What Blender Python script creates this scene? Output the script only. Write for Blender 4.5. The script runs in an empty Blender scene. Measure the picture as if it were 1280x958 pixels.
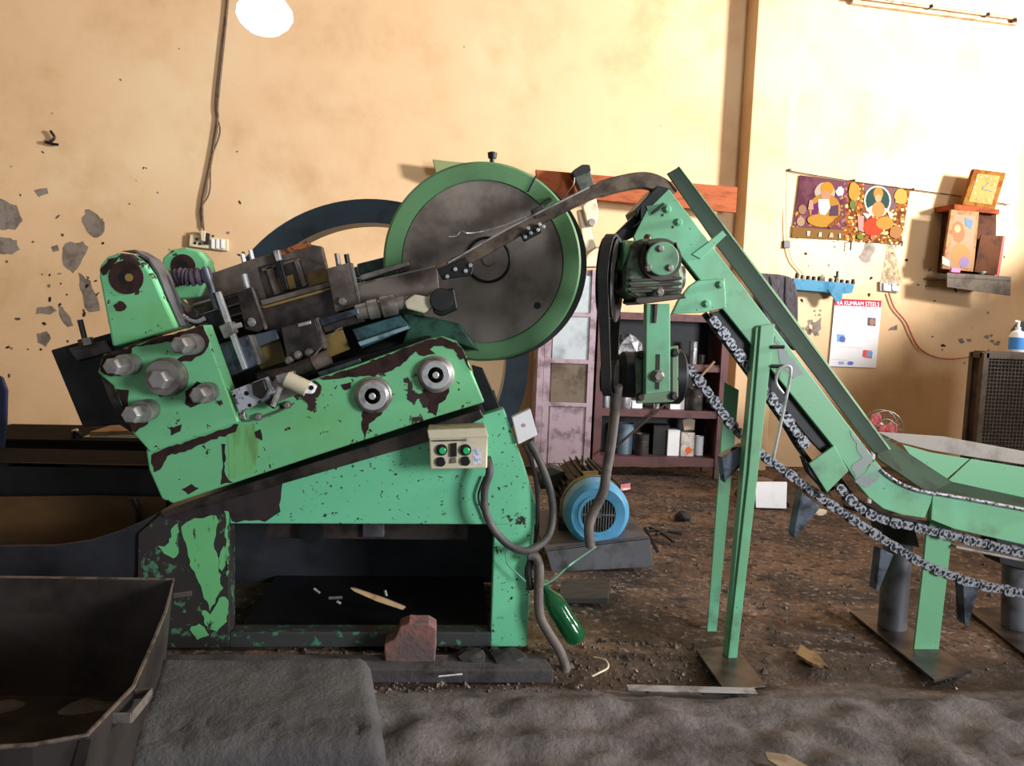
import bpy, bmesh, math, random
from mathutils import Vector, Matrix, noise
random.seed(7)
SC = bpy.context.scene
COL = SC.collection
# ------------------------------------------------------------------ camera
FPX = 960.0
PITCH, ROLL, YAW = math.radians(4.8), math.radians(2.2), math.radians(4.5)
CAM = Vector((0, 0, 1.5))
_h = Vector((math.sin(YAW), math.cos(YAW), 0))
FWD = (_h * math.cos(PITCH) + Vector((0, 0, -math.sin(PITCH)))).normalized()
_x = Vector((math.cos(YAW), -math.sin(YAW), 0))
_z = _x.cross(FWD).normalized()
RIGHT = _x * math.cos(ROLL) + _z * math.sin(ROLL)
UP = -_x * math.sin(ROLL) + _z * math.cos(ROLL)
cam = bpy.data.cameras.new('camera')
cam.sensor_width = 36.0
cam.lens = FPX / 1280 * 36.0
cam.clip_start = 0.05
cam_o = bpy.data.objects.new('camera', cam)
M = Matrix((RIGHT, UP, -FWD)).transposed().to_4x4()
M.translation = CAM
cam_o.matrix_world = M
COL.objects.link(cam_o)
SC.camera = cam_o
# ------------------------------------------------------------------ world, lights, exposure
SC.view_settings.view_transform = 'Standard'
SC.view_settings.look = 'None'
SC.view_settings.gamma = 1.0
SC.view_settings.use_curve_mapping = False
SC.view_settings.exposure = 0.0
SC.cycles.use_denoising = True
SC.cycles.max_bounces = 6
w = bpy.data.worlds.new('world'); SC.world = w; w.use_nodes = True
bg = w.node_tree.nodes['Background']
bg.inputs[0].default_value = (0.80, 0.90, 1.0, 1)
bg.inputs[1].default_value = 0.36
def area(name, loc, target, sx, sy, power, col):
    l = bpy.data.lights.new(name, 'AREA'); l.shape = 'RECTANGLE'; l.size = sx; l.size_y = sy
    l.energy = power; l.color = col
    o = bpy.data.objects.new(name, l); COL.objects.link(o); o.location = loc
    d = Vector(target) - Vector(loc)
    o.rotation_euler = d.to_track_quat('-Z', 'Y').to_euler()
    return o
area('window_daylight', (10.2, 2.5, 3.95), (2.4, 8.0, 3.2), 1.2, 1.2, 2900, (1.0, 0.97, 0.92))
area('doorway_daylight', (5.4, -2.2, 2.15), (-0.6, 4.4, 1.3), 1.7, 1.7, 470, (0.95, 0.98, 1.0))
# ------------------------------------------------------------------ projection helpers
def ray(px, py):
    return FWD * FPX + RIGHT * (px - 640) + UP * (479 - py)
class Plane:
    def __init__(s, p, n): s.p = Vector(p); s.n = Vector(n).normalized()
    def at(s, px, py):
        d = ray(px, py); t = (s.p - CAM).dot(s.n) / d.dot(s.n)
        return CAM + d * t
    def scale(s, px, py):                       # pixels per metre there
        return FPX / (s.at(px, py) - CAM).dot(FWD)
    def off(s, d): return Plane(s.p + s.n * d, s.n)
def FR(Y): return Plane((0, Y, 0), (0, -1, 0))
def LV(z): return Plane((0, 0, z), (0, 0, 1))
def T(px, py, Y): return FR(Y).at(px, py)
def G(px, py, z=0.0): return LV(z).at(px, py)
WANG = math.radians(7.5)
WDIR = Vector((math.cos(WANG), math.sin(WANG), 0))
WNRM = Vector((math.sin(WANG), -math.cos(WANG), 0))
WP0 = Vector((0.9, 7.75, 0))
WALL = Plane(WP0, WNRM)
# ------------------------------------------------------------------ material helpers
def lin(c):
    return tuple(((v / 255) / 12.92 if v / 255 <= 0.04045 else ((v / 255 + 0.055) / 1.055) ** 2.4) for v in c) + (1,)
MATS = {}
MATTE = ('print', 'poster', 'paper', 'frame', 'face', 'ornament', 'panel', 'shelf', 'wood', 'plank', 'soot', 'plaster', 'cloth', 'primer')
def mat(name, c, c2=None, rough=0.6, metal=0.0, scale=6.0, lo=0.45, hi=0.65, spots=None, bump=0.0, bscale=40.0,
        stretch=(1, 1, 1), spec=0.4, detail=6.0, emit=None, alpha=None, trans=0.0, rough2=None, c3=None, s3=2.0, lo3=.5, hi3=.7):
    if name in MATS: return MATS[name]
    if any(k in name for k in MATTE): rough, spec = max(rough, .9), .06
    m = bpy.data.materials.new(name); MATS[name] = m; m.use_nodes = True
    nt = m.node_tree; N = nt.nodes; L = nt.links
    b = N['Principled BSDF']
    b.inputs['Roughness'].default_value = rough; b.inputs['Metallic'].default_value = metal
    b.inputs['Specular IOR Level'].default_value = spec
    b.inputs['Base Color'].default_value = lin(c)
    if trans: b.inputs['Transmission Weight'].default_value = trans
    if alpha is not None: b.inputs['Alpha'].default_value = alpha
    if emit:
        b.inputs['Emission Color'].default_value = lin(c); b.inputs['Emission Strength'].default_value = emit
    geo = N.new('ShaderNodeNewGeometry')
    mp = N.new('ShaderNodeMapping'); mp.inputs['Scale'].default_value = stretch
    L.new(geo.outputs['Position'], mp.inputs['Vector'])
    def nz(sc, det, seedv=0.0):
        n = N.new('ShaderNodeTexNoise'); n.inputs['Scale'].default_value = sc; n.inputs['Detail'].default_value = det
        n.inputs['Roughness'].default_value = 0.62
        if seedv:
            a = N.new('ShaderNodeVectorMath'); a.operation = 'ADD'; a.inputs[1].default_value = (seedv, seedv * 1.7, seedv * .6)
            L.new(mp.outputs[0], a.inputs[0]); L.new(a.outputs[0], n.inputs['Vector'])
        else: L.new(mp.outputs[0], n.inputs['Vector'])
        return n.outputs['Fac']
    def ramp(src, lo, hi):
        r = N.new('ShaderNodeMapRange'); r.interpolation_type = 'SMOOTHSTEP'
        r.inputs['From Min'].default_value = lo; r.inputs['From Max'].default_value = hi
        L.new(src, r.inputs['Value']); return r.outputs['Result']
    def mixc(fac, a, bcol):
        x = N.new('ShaderNodeMix'); x.data_type = 'RGBA'; L.new(fac, x.inputs['Factor'])
        for sock, v in ((6, a), (7, bcol)):
            if isinstance(v, tuple): x.inputs[sock].default_value = v
            else: L.new(v, x.inputs[sock])
        return x.outputs[2]
    cur = lin(c); fac = None
    if c3:
        cur = mixc(ramp(nz(s3, 4, 11.3), lo3, hi3), cur, lin(c3))
    if c2:
        fac = ramp(nz(scale, detail), lo, hi)
        if spots:
            f2 = ramp(nz(spots[0], 3, 5.1), spots[1], spots[2])
            mx = N.new('ShaderNodeMath'); mx.operation = 'MAXIMUM'; L.new(fac, mx.inputs[0]); L.new(f2, mx.inputs[1]); fac = mx.outputs[0]
        cur = mixc(fac, cur, lin(c2))
        if rough2 is not None:
            r = N.new('ShaderNodeMapRange'); r.inputs['To Min'].default_value = rough; r.inputs['To Max'].default_value = rough2
            L.new(fac, r.inputs['Value']); L.new(r.outputs['Result'], b.inputs['Roughness'])
    if not isinstance(cur, tuple): L.new(cur, b.inputs['Base Color'])
    if bump:
        bp = N.new('ShaderNodeBump'); bp.inputs['Strength'].default_value = bump; bp.inputs['Distance'].default_value = 0.02
        L.new(nz(bscale, 6, 2.2), bp.inputs['Height']); L.new(bp.outputs[0], b.inputs['Normal'])
    return m
BRN = (52, 36, 34)
mint = mat('mint_paint', (114, 190, 138), BRN, .42, scale=6.5, lo=.615, hi=.63, spots=(24, .655, .67), c3=(112, 184, 122), s3=2.2, rough2=.7, bump=.05, bscale=25)
mint_base = mat('mint_paint_base', (112, 200, 156), (44, 40, 36), .45, scale=7, lo=.65, hi=.69, spots=(45, .64, .66), c3=(106, 196, 150), s3=2.5, rough2=.7)
mint_patch = mat('mint_paint_patch', (110, 190, 126), (52, 46, 44), .5, scale=20, lo=.60, hi=.64, stretch=(1.4, 1, .6))
mint_worn = mat('mint_paint_badly_worn', (104, 186, 118), (47, 43, 42), .5, scale=5.5, lo=.43, hi=.47, spots=(34, .56, .6), stretch=(1.6, 1, .55), rough2=.65)
mint_conv = mat('conveyor_green_paint', (102, 158, 120), (74, 84, 76), .4, scale=3, lo=.56, hi=.8, spots=(60, .70, .72), c3=(110, 184, 148), s3=1.6, rough2=.6)
conv_dark = mat('dark_guard_green', (28, 56, 38), (20, 38, 28), .6, scale=3, lo=.4, hi=.7)  # darker tone than the conveyor green, used on the guard plate
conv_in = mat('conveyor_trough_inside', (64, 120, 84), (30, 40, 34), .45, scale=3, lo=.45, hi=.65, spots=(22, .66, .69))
fly_green = mat('flywheel_green_paint', (84, 128, 86), (74, 104, 72), .5, scale=2.5, lo=.45, hi=.7, spots=(40, .72, .75))
teal = mat('oily_green_casting', (44, 84, 66), (24, 34, 34), .35, scale=9, lo=.45, hi=.62)
steel = mat('worn_steel', (146, 140, 136), (88, 78, 72), .42, .55, scale=9, lo=.4, hi=.7)
steel_br = mat('bright_steel', (196, 196, 198), (132, 128, 128), .32, .55, scale=14, lo=.45, hi=.7)
steel_dk = mat('dark_oily_steel', (78, 70, 66), (42, 37, 36), .38, .5, scale=7, lo=.4, hi=.65, c3=(84, 70, 62), s3=5)
steel_bl = mat('bluish_steel', (92, 100, 112), (48, 50, 56), .35, .6, scale=12, lo=.4, hi=.65)
fly_steel = mat('flywheel_disc_steel', (126, 118, 112), (86, 76, 70), .45, .25, scale=3.2, lo=.38, hi=.68, c3=(140, 128, 118), s3=1.6, lo3=.5, hi3=.7)
brownst = mat('brown_grey_steel', (130, 118, 110), (84, 72, 66), .45, .4, scale=6, lo=.4, hi=.7)
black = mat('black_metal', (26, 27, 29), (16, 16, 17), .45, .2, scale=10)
navyblk = mat('blue_black_paint', (40, 52, 62), (30, 36, 42), .42, .1, scale=5)
rubber = mat('black_rubber', (30, 30, 31), (44, 42, 42), .7, scale=12)
chip_m = mat('bare_primer_brown', (60, 43, 41), (44, 34, 34), .6, scale=18)
mustard = mat('mustard_oil_stain_metal', (138, 112, 58), (96, 76, 44), .5, scale=10)
rust = mat('rusty_timber', (170, 96, 54), (60, 40, 30), .8, scale=24, lo=.42, hi=.6)
cream = mat('cream_paint', (206, 196, 170), (150, 136, 112), .5, scale=12, lo=.5, hi=.8)
white = mat('white_card', (232, 232, 236), (205, 205, 205), .6, scale=10, lo=.5, hi=.9)
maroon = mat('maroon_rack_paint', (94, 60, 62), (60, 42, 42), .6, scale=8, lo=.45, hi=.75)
plank_m = mat('red_brown_plank', (150, 84, 56), (112, 60, 42), .7, scale=5, lo=.45, hi=.75, stretch=(1, 1, 5), spots=(40, .72, .74))
cabm = mat('pale_grey_panel', (176, 184, 190), (130, 136, 144), .5, scale=5, lo=.4, hi=.8)
mauve = mat('mauve_frame_paint', (164, 146, 156), (120, 104, 112), .6, scale=8)
chainm = mat('greasy_chain_steel', (148, 150, 158), (28, 28, 32), .35, .4, scale=80, lo=.49, hi=.57)
blue_m = mat('blue_motor_paint', (84, 152, 196), (70, 128, 160), .45, scale=4, lo=.4, hi=.7, spots=(50, .72, .74))
motor_m = mat('dark_motor_casing', (44, 42, 40), (66, 62, 50), .6, scale=7, lo=.5, hi=.7)
galv = mat('grey_steel_channel', (98, 98, 104), (64, 60, 62), .5, .3, scale=6, lo=.45, hi=.7)
cable_m = mat('grey_cable', (60, 58, 60), (80, 76, 74), .6, scale=9)
hose_m = mat('grey_brown_hose', (96, 88, 84), (70, 62, 60), .65, scale=9)
tub_m = mat('grimy_sheet_steel', (62, 56, 54), (38, 32, 30), .5, .3, scale=4, lo=.4, hi=.68, c3=(84, 60, 48), s3=3, lo3=.55, hi3=.75)
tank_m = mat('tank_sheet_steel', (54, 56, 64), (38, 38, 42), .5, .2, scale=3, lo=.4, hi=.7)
oil_m = mat('brown_oil_film', (92, 68, 40), (58, 44, 30), .35, scale=3, lo=.35, hi=.7, stretch=(.4, 1, 1))
# ------------------------------------------------------------------ object helpers
WL = {}
def empty(name, loc, parent=None):
    o = bpy.data.objects.new(name, None); COL.objects.link(o)
    o.empty_display_size = .1
    place(o, Vector(loc), parent); return o
def place(o, wloc, parent):
    WL[o] = wloc.copy()
    if parent is not None:
        o.parent = parent; o.location = wloc - WL[parent]
    else: o.location = wloc
def tag(o, label=None, cat=None, group=None, kind=None):
    if label: o['label'] = label
    if cat: o['category'] = cat
    if group: o['group'] = group
    if kind: o['kind'] = kind
    return o
def thing(name, label, cat, loc, group=None): return tag(empty(name, loc), label, cat, group)
def obj(name, vs, fs, m, parent=None, smooth=False, bevel=0.0, seg=2):
    vs = [Vector(v) for v in vs]
    lo = Vector((min(v.x for v in vs), min(v.y for v in vs), min(v.z for v in vs)))
    hi = Vector((max(v.x for v in vs), max(v.y for v in vs), max(v.z for v in vs)))
    c = (lo + hi) / 2; 
    if parent is None: c.z = lo.z
    me = bpy.data.meshes.new(name); me.from_pydata([v - c for v in vs], [], fs)
    bm = bmesh.new(); bm.from_mesh(me); bmesh.ops.recalc_face_normals(bm, faces=bm.faces); bm.to_mesh(me); bm.free()
    me.materials.append(m)
    if smooth:
        me.polygons.foreach_set('use_smooth', [True] * len(me.polygons))
        try: me.set_sharp_from_angle(angle=math.radians(40))
        except Exception: pass
    o = bpy.data.objects.new(name, me); COL.objects.link(o); place(o, c, parent)
    if bevel:
        b = o.modifiers.new('bevel', 'BEVEL'); b.width = bevel; b.segments = seg; b.limit_method = 'ANGLE'; b.angle_limit = math.radians(35)
    return o
def prism3(name, front, dv, m, parent=None, bevel=0.0, smooth=False):
    n = len(front); vs = list(front) + [p + dv for p in front]
    fs = [tuple(range(n)), tuple(range(2 * n - 1, n - 1, -1))] + [(i, (i + 1) % n, n + (i + 1) % n, n + i) for i in range(n)]
    return obj(name, vs, fs, m, parent, smooth, bevel)
def pr(name, pts, pl, depth, m, parent=None, bevel=0.004):
    if not isinstance(pl, Plane): pl = FR(pl)
    return prism3(name, [pl.at(*p) for p in pts], -pl.n * depth, m, parent, bevel)
def merge(name, parts, m, parent=None, bevel=0.0, smooth=False):
    vs, fs = [], []
    for v, f in parts:
        k = len(vs); vs += list(v); fs += [tuple(i + k for i in q) for q in f]
    return obj(name, vs, fs, m, parent, smooth, bevel)
def g_prism(front, dv):
    n = len(front)
    return list(front) + [p + dv for p in front], [tuple(range(n)), tuple(range(2 * n - 1, n - 1, -1))] + [(i, (i + 1) % n, n + (i + 1) % n, n + i) for i in range(n)]
def frame_of(ax):
    ax = Vector(ax).normalized(); t = Vector((0, 0, 1)) if abs(ax.z) < .9 else Vector((1, 0, 0))
    u = t.cross(ax).normalized(); return ax, u, ax.cross(u)
def g_lathe(c, ax, prof, seg=24, closed=False):
    a, u, v = frame_of(ax); c = Vector(c); vs, fs = [], []
    for t, r in prof:
        for k in range(seg):
            q = 2 * math.pi * k / seg
            vs.append(c + a * t + (u * math.cos(q) + v * math.sin(q)) * r)
    n = len(prof)
    for i in range(n if closed else n - 1):
        j = (i + 1) % n
        for k in range(seg):
            l = (k + 1) % seg; fs.append((i * seg + k, i * seg + l, j * seg + l, j * seg + k))
    if not closed:
        fs.append(tuple(range(seg - 1, -1, -1))); fs.append(tuple((n - 1) * seg + k for k in range(seg)))
    return vs, fs
def lathe(name, c, ax, prof, m, parent=None, seg=24, closed=False, smooth=True):
    vs, fs = g_lathe(c, ax, prof, seg, closed); return obj(name, vs, fs, m, parent, smooth)
def cyl(name, c, ax, r, d, m, parent=None, seg=20, cham=0.0):
    pf = [(0, r - cham), (cham, r), (d - cham, r), (d, r - cham)] if cham else [(0, r), (d, r)]
    return lathe(name, c, ax, pf, m, parent, seg)
def cylp(name, px, py, rpx, Y, d, m, parent=None, seg=24, cham=0.0):   # cylinder facing the viewer, front at Y
    p = FR(Y); return cyl(name, p.at(px, py), (0, 1, 0), rpx / p.scale(px, py), d, m, parent, seg, cham)
def g_bar(p, q, w, t, up=None):
    p, q = Vector(p), Vector(q); a = (q - p).normalized(); up = Vector(up) if up else Vector((0, 1, 0))
    s = a.cross(up)
    if s.length < 1e-4: s = a.cross(Vector((1, 0, 0)))
    s.normalize(); u = s.cross(a).normalized()
    vs = [b + s * (w / 2 * i) + u * (t / 2 * j) for b in (p, q) for i, j in ((-1, -1), (1, -1), (1, 1), (-1, 1))]
    return vs, [(0, 3, 2, 1), (4, 5, 6, 7), (0, 1, 5, 4), (1, 2, 6, 5), (2, 3, 7, 6), (3, 0, 4, 7)]
def bar(name, p, q, w, t, m, parent=None, up=None, bevel=0.002):
    v, f = g_bar(p, q, w, t, up); return obj(name, v, f, m, parent, False, bevel)
def catmull(P, n=6):
    P = [Vector(p) for p in P]; out = []
    for i in range(len(P) - 1):
        a, b, c, d = P[max(i - 1, 0)], P[i], P[i + 1], P[min(i + 2, len(P) - 1)]
        for k in range(n):
            t = k / n
            out.append(.5 * ((2 * b) + (c - a) * t + (2 * a - 5 * b + 4 * c - d) * t * t + (3 * b - a - 3 * c + d) * t ** 3))
    return out + [P[-1]]
def g_tube(P, r, seg=8):
    vs, fs = [], []; n = len(P); pu = None
    for i, p in enumerate(P):
        d = (P[min(i + 1, n - 1)] - P[max(i - 1, 0)]).normalized()
        if pu is None:
            _, pu, _ = frame_of(d)
        u = (pu - d * pu.dot(d)); u = u.normalized() if u.length > 1e-5 else frame_of(d)[1]; pu = u; v = d.cross(u)
        rr = r[i] if isinstance(r, list) else r
        for k in range(seg):
            q = 2 * math.pi * k / seg; vs.append(p + (u * math.cos(q) + v * math.sin(q)) * rr)
    for i in range(n - 1):
        for k in range(seg):
            l = (k + 1) % seg; fs.append((i * seg + k, i * seg + l, (i + 1) * seg + l, (i + 1) * seg + k))
    fs.append(tuple(range(seg - 1, -1, -1))); fs.append(tuple((n - 1) * seg + k for k in range(seg)))
    return vs, fs
def tube(name, P, r, m, parent=None, seg=8, n=6, curve=True):
    P = catmull(P, n) if curve else [Vector(p) for p in P]
    v, f = g_tube(P, r, seg); return obj(name, v, f, m, parent, True)
def ell(cx, cy, rx, ry, n=18, rot=0, a0=0, a1=360):
    c, s = math.cos(math.radians(rot)), math.sin(math.radians(rot)); out = []
    for k in range(n):
        q = math.radians(a0 + (a1 - a0) * k / (n if a1 - a0 == 360 else n - 1)); x, y = rx * math.cos(q), ry * math.sin(q)
        out.append((cx + x * c - y * s, cy + x * s + y * c))
    return out
def rag(pts, amp=2.0, step=6.0):              # ragged outline
    out = []
    for i, p in enumerate(pts):
        q = pts[(i + 1) % len(pts)]; d = math.hypot(q[0] - p[0], q[1] - p[1]); n = max(1, int(d / step))
        for k in range(n):
            t = k / n; out.append((p[0] + (q[0] - p[0]) * t + random.uniform(-amp, amp), p[1] + (q[1] - p[1]) * t + random.uniform(-amp, amp)))
    return out
def hexbolt(name, px, py, rpx, Y, length, m, parent, washer=True, boss=None, hexlen=.5):
    """stud pointing at the viewer: its base lies on plane Y, the head length towards the camera"""
    p = FR(Y); c = p.at(px, py); r = rpx / p.scale(px, py); ax = Vector((0, -1, 0)); parts = []
    if boss: parts.append(g_lathe(c, ax, [(0, boss * 1.12), (length * .3, boss), (length * .42, boss * .96)], 20))
    if washer: parts.append(g_lathe(c, ax, [(0, r * 1.22), (length * .45, r * 1.22)], 20))
    parts.append(g_lathe(c, ax, [(0, r), (length * .93, r), (length, r * .8)], 6))
    return merge(name, parts, m, parent, .002)
def rough_floor(x, y):
    z = .012 * noise.noise(Vector((x * 1.3, y * 1.3, 0))) + .006 * noise.noise(Vector((x * 6, y * 6, 3)))
    edge = 2.98 + .07 * noise.noise(Vector((x * 1.1, 7, 0))) + .03 * noise.noise(Vector((x * 5, 2, 0)))
    k = max(0, min(1, (edge - y) / .16)); k = k * k * (3 - 2 * k)
    z += k * (.035 + .042 * noise.noise(Vector((x * 6.5, y * 8, 5))) + .014 * noise.noise(Vector((x * 15, y * 15, 1))))
    ch = math.exp(-((y - edge - .13) / .10) ** 2); z -= .03 * ch
    z += .006 * noise.noise(Vector((x * 22, y * 22, 9))) + .004 * abs(noise.noise(Vector((x * 40, y * 40, 4))))
    return z - .012
# ================================================================== THE SETTING
wall_m = mat('peach_wall_plaster', (206, 174, 138), (186, 152, 114), .9, scale=1.3, lo=.42, hi=.8, spots=(16, .745, .76), c3=(210, 184, 150), s3=.5, bump=.12, bscale=6, spec=.05)
def wallquad(name, a0, a1, z0, z1, thick, m):
    p = [WP0 + WDIR * a0 + Vector((0, 0, z0)), WP0 + WDIR * a1 + Vector((0, 0, z0)), WP0 + WDIR * a1 + Vector((0, 0, z1)), WP0 + WDIR * a0 + Vector((0, 0, z1))]
    return prism3(name, p, -WNRM * thick, m)
wall_back = tag(wallquad('wall_back', -8.5, 8.5, -.05, 5.7, .25, wall_m), 'stained peach plaster wall behind the machines', kind='structure')
side_m = mat('side_wall_plaster', (190, 170, 140), (160, 140, 110), .9, scale=1)
wl = tag(prism3('wall_left', [Vector((-6.6, -3, -.05)), Vector((-6.6, 7, -.05)), Vector((-6.6, 7, 5.7)), Vector((-6.6, -3, 5.7))], Vector((-.2, 0, 0)), side_m), 'plain plaster side wall on the left', kind='structure')
def slab(lo, hi):
    lo, hi = Vector(lo), Vector(hi)
    f = [Vector((lo.x, lo.y, lo.z)), Vector((hi.x, lo.y, lo.z)), Vector((hi.x, lo.y, hi.z)), Vector((lo.x, lo.y, hi.z))]
    return g_prism(f, Vector((0, hi.y - lo.y, 0)))
wr = merge('wall_right', [slab((7.6, -3, -.05), (7.8, 2.3, 5.7)), slab((7.6, 6.8, -.05), (7.8, 8.9, 5.7)), slab((7.6, 2.3, -.05), (7.8, 6.8, 2.9)), slab((7.6, 2.3, 5.3), (7.8, 6.8, 5.7))], side_m)  # unseen window; sill height shaped to shade the lower right back wall
tag(wr, 'plaster side wall with a window opening', kind='structure')
cl = merge('ceiling', [slab((-6.8, -3, 5.7), (7.8, 9, 5.85))], side_m); tag(cl, 'flat roof slab above the workshop', kind='structure')
# pillar standing proud of the wall, right of the plank
pil = WALL.off(.22)
a = pil.at(948, 10); ax0 = (a - WP0).dot(WDIR)
pp = [WP0 + WDIR * (ax0 + d) + WNRM * .22 for d in (0, .42)]
tr = prism3('trim_1', [pp[0] + Vector((0, 0, -.05)), pp[1] + Vector((0, 0, -.05)), pp[1] + Vector((0, 0, 5.7)), pp[0] + Vector((0, 0, 5.7))], -WNRM * .22, wall_m, None, .008)
tag(tr, 'plastered pillar standing out from the back wall', kind='structure')
# floor
nx, ny = 330, 240
X0, X1, Y0, Y1 = -6.6, 7.6, -3.0, 8.6
vs, fs = [], []
xs = [X0 + (X1 - X0) * i / nx for i in range(nx + 1)]
# more rows near the camera's field
ys = []
for j in range(ny + 1):
    t = j / ny
    ys.append(-3 + 4 * t / .08 if t < .08 else 1 + 4.5 * (t - .08) / .72 if t < .8 else 5.5 + 3.1 * (t - .8) / .2)
for y in ys:
    for x in xs: vs.append((x, y, rough_floor(x, y)))
for j in range(ny):
    for i in range(nx):
        k = j * (nx + 1) + i; fs.append((k, k + 1, k + nx + 2, k + nx + 1))
def floor_mat():
    m = bpy.data.materials.new('packed_dirt_floor'); m.use_nodes = True; nt = m.node_tree; N = nt.nodes; L = nt.links
    b = N['Principled BSDF']; geo = N.new('ShaderNodeNewGeometry'); sep = N.new('ShaderNodeSeparateXYZ'); L.new(geo.outputs['Position'], sep.inputs[0])
    def nz(s, d=6, off=0):
        n = N.new('ShaderNodeTexNoise'); n.inputs['Scale'].default_value = s; n.inputs['Detail'].default_value = d; n.inputs['Roughness'].default_value = .65
        a = N.new('ShaderNodeVectorMath'); a.inputs[1].default_value = (off, off, 0); L.new(geo.outputs['Position'], a.inputs[0]); L.new(a.outputs[0], n.inputs['Vector']); return n.outputs['Fac']
    def mr(src, lo, hi):
        r = N.new('ShaderNodeMapRange'); r.interpolation_type = 'SMOOTHSTEP'; r.inputs['From Min'].default_value = lo; r.inputs['From Max'].default_value = hi; L.new(src, r.inputs['Value']); return r.outputs['Result']
    def mx(f, a, c):
        x = N.new('ShaderNodeMix'); x.data_type = 'RGBA'; L.new(f, x.inputs['Factor'])
        for s, v in ((6, a), (7, c)):
            if isinstance(v, tuple): x.inputs[s].default_value = v
            else: L.new(v, x.inputs[s])
        return x.outputs[2]
    def ma(op, a, c):
        x = N.new('ShaderNodeMath'); x.operation = op
        for s, v in ((0, a), (1, c)):
            if isinstance(v, (int, float)): x.inputs[s].default_value = v
            else: L.new(v, x.inputs[s])
        return x.outputs[0]
    dirt = mx(mr(nz(1.6, 8), .4, .62), lin((66, 56, 52)), lin((116, 92, 76)))
    dirt = mx(mr(nz(28, 4, 4), .52, .7), dirt, lin((150, 138, 128)))
    dirt = mx(mr(nz(9, 6, 8), .52, .66), dirt, lin((48, 42, 42)))
    sand = mx(mr(nz(5, 8, 2), .35, .7), lin((112, 106, 106)), lin((70, 64, 64)))
    yy = ma('ADD', sep.outputs['Y'], ma('MULTIPLY', ma('SUBTRACT', nz(2.2, 5, 3), .5), .5))
    near = mr(yy, 3.06, 2.96)
    n2 = N.new('ShaderNodeMath'); n2.operation = 'SUBTRACT'; n2.inputs[0].default_value = 1; L.new(mr(yy, 2.96, 3.08), n2.inputs[1]); near = n2.outputs[0]
    wetb = ma('MULTIPLY', mr(yy, 3.0, 3.1), ma('SUBTRACT', 1, mr(yy, 3.16, 3.42)))
    oily = ma('MULTIPLY', mr(nz(1.1, 6, 12), .50, .60), ma('SUBTRACT', 1, mr(sep.outputs['Y'], 4.2, 5.4)))
    wet = ma('MAXIMUM', wetb, oily)
    c = mx(ma('MULTIPLY', wet, .75), dirt, lin((40, 31, 26)))
    c = mx(near, c, sand)
    L.new(c, b.inputs['Base Color'])
    rg = N.new('ShaderNodeMapRange'); rg.inputs['To Min'].default_value = .85; rg.inputs['To Max'].default_value = .45; L.new(ma('MULTIPLY', wet, ma('SUBTRACT', 1, near)), rg.inputs['Value']); L.new(rg.outputs['Result'], b.inputs['Roughness'])
    b.inputs['Specular IOR Level'].default_value = .3
    bp = N.new('ShaderNodeBump'); bp.inputs['Strength'].default_value = .9; bp.inputs['Distance'].default_value = .02; L.new(nz(32, 8), bp.inputs['Height']); L.new(bp.outputs[0], b.inputs['Normal'])
    return m
fl = obj('floor', vs, fs, floor_mat(), None, True); tag(fl, 'packed dirt workshop floor with oily damp patches', kind='structure')
# peeled patches and marks on the wall
plaster = mat('bare_grey_plaster', (128, 118, 110), (104, 94, 86), .95, scale=9, bump=.2)
soot = mat('soot_stain', (70, 62, 58), (104, 94, 84), .95, scale=14)
WPt = WALL.off(.0025)
for pts in ([(-6, 248), (8, 252), (22, 258), (28, 275), (18, 288), (-6, 286)], [(-6, 292), (6, 298), (22, 300), (24, 312), (14, 318), (-6, 316)], [(108, 262), (118, 264), (132, 278), (128, 294), (116, 298), (106, 284), (103, 272)],
            [(82, 304), (104, 302), (112, 310), (102, 330), (92, 342), (80, 332), (78, 314)], [(98, 342), (112, 350), (122, 372), (124, 388), (112, 392), (104, 378)], [(46, 384), (66, 382), (72, 388), (58, 394), (44, 392)],
            [(74, 380), (84, 392), (92, 406), (84, 410), (76, 396)], [(46, 416), (58, 414), (64, 424), (58, 434), (48, 428)], [(44, 238), (58, 235), (60, 241), (48, 246)], [(64, 308), (72, 306), (74, 312), (66, 314)],
            [(1014, 404), (1026, 398), (1028, 412), (1018, 420)], [(1112, 408), (1122, 406), (1120, 412), (1110, 414)], [(1084, 300), (1096, 310), (1084, 330), (1074, 322)]):
    pr('peeled_patch', rag(pts, 1.6, 5), WPt, .002, plaster, wall_back, 0)
pr('soot_mark', rag([(1108, 306), (1116, 304), (1121, 320), (1124, 340), (1128, 356), (1100, 354), (1104, 336), (1108, 320)], 1.2, 4), WPt, .002, mat('faint_soot', (120, 106, 92), (176, 150, 118), .95, scale=16, lo=.4, hi=.62), wall_back, 0)
for x, y, rx, ry in ((1018, 408, 7, 10), (1006, 414, 5, 7), (1240, 425, 9, 7), (1206, 428, 6, 4), (1022, 392, 4, 4)):
    for j in range(5): pr('mould_mark', rag(ell(x + random.uniform(-rx, rx), y + random.uniform(-ry, ry), rx * random.uniform(.2, .5), ry * random.uniform(.2, .5), 8), .8, 3), WPt, .002, MATS['bare_grey_plaster'], wall_back, 0)
for k in range(130):
    if random.random() < .6: x, y = random.uniform(0, 330), random.gauss(380, 70)
    elif random.random() < .8: x, y = random.uniform(1000, 1280), random.uniform(300, 460)
    else: x, y = random.uniform(0, 1000), random.uniform(40, 330)
    s = random.uniform(.6, 2.0) if y > 250 else random.uniform(.5, 1.1)
    pr('chip_mark', rag(ell(x, y, s * random.uniform(.7, 2.2), s, 7, random.uniform(0, 180)), .5, 9), WPt, .002, random.choice([soot, plaster, chip_m]), wall_back, 0)
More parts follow.
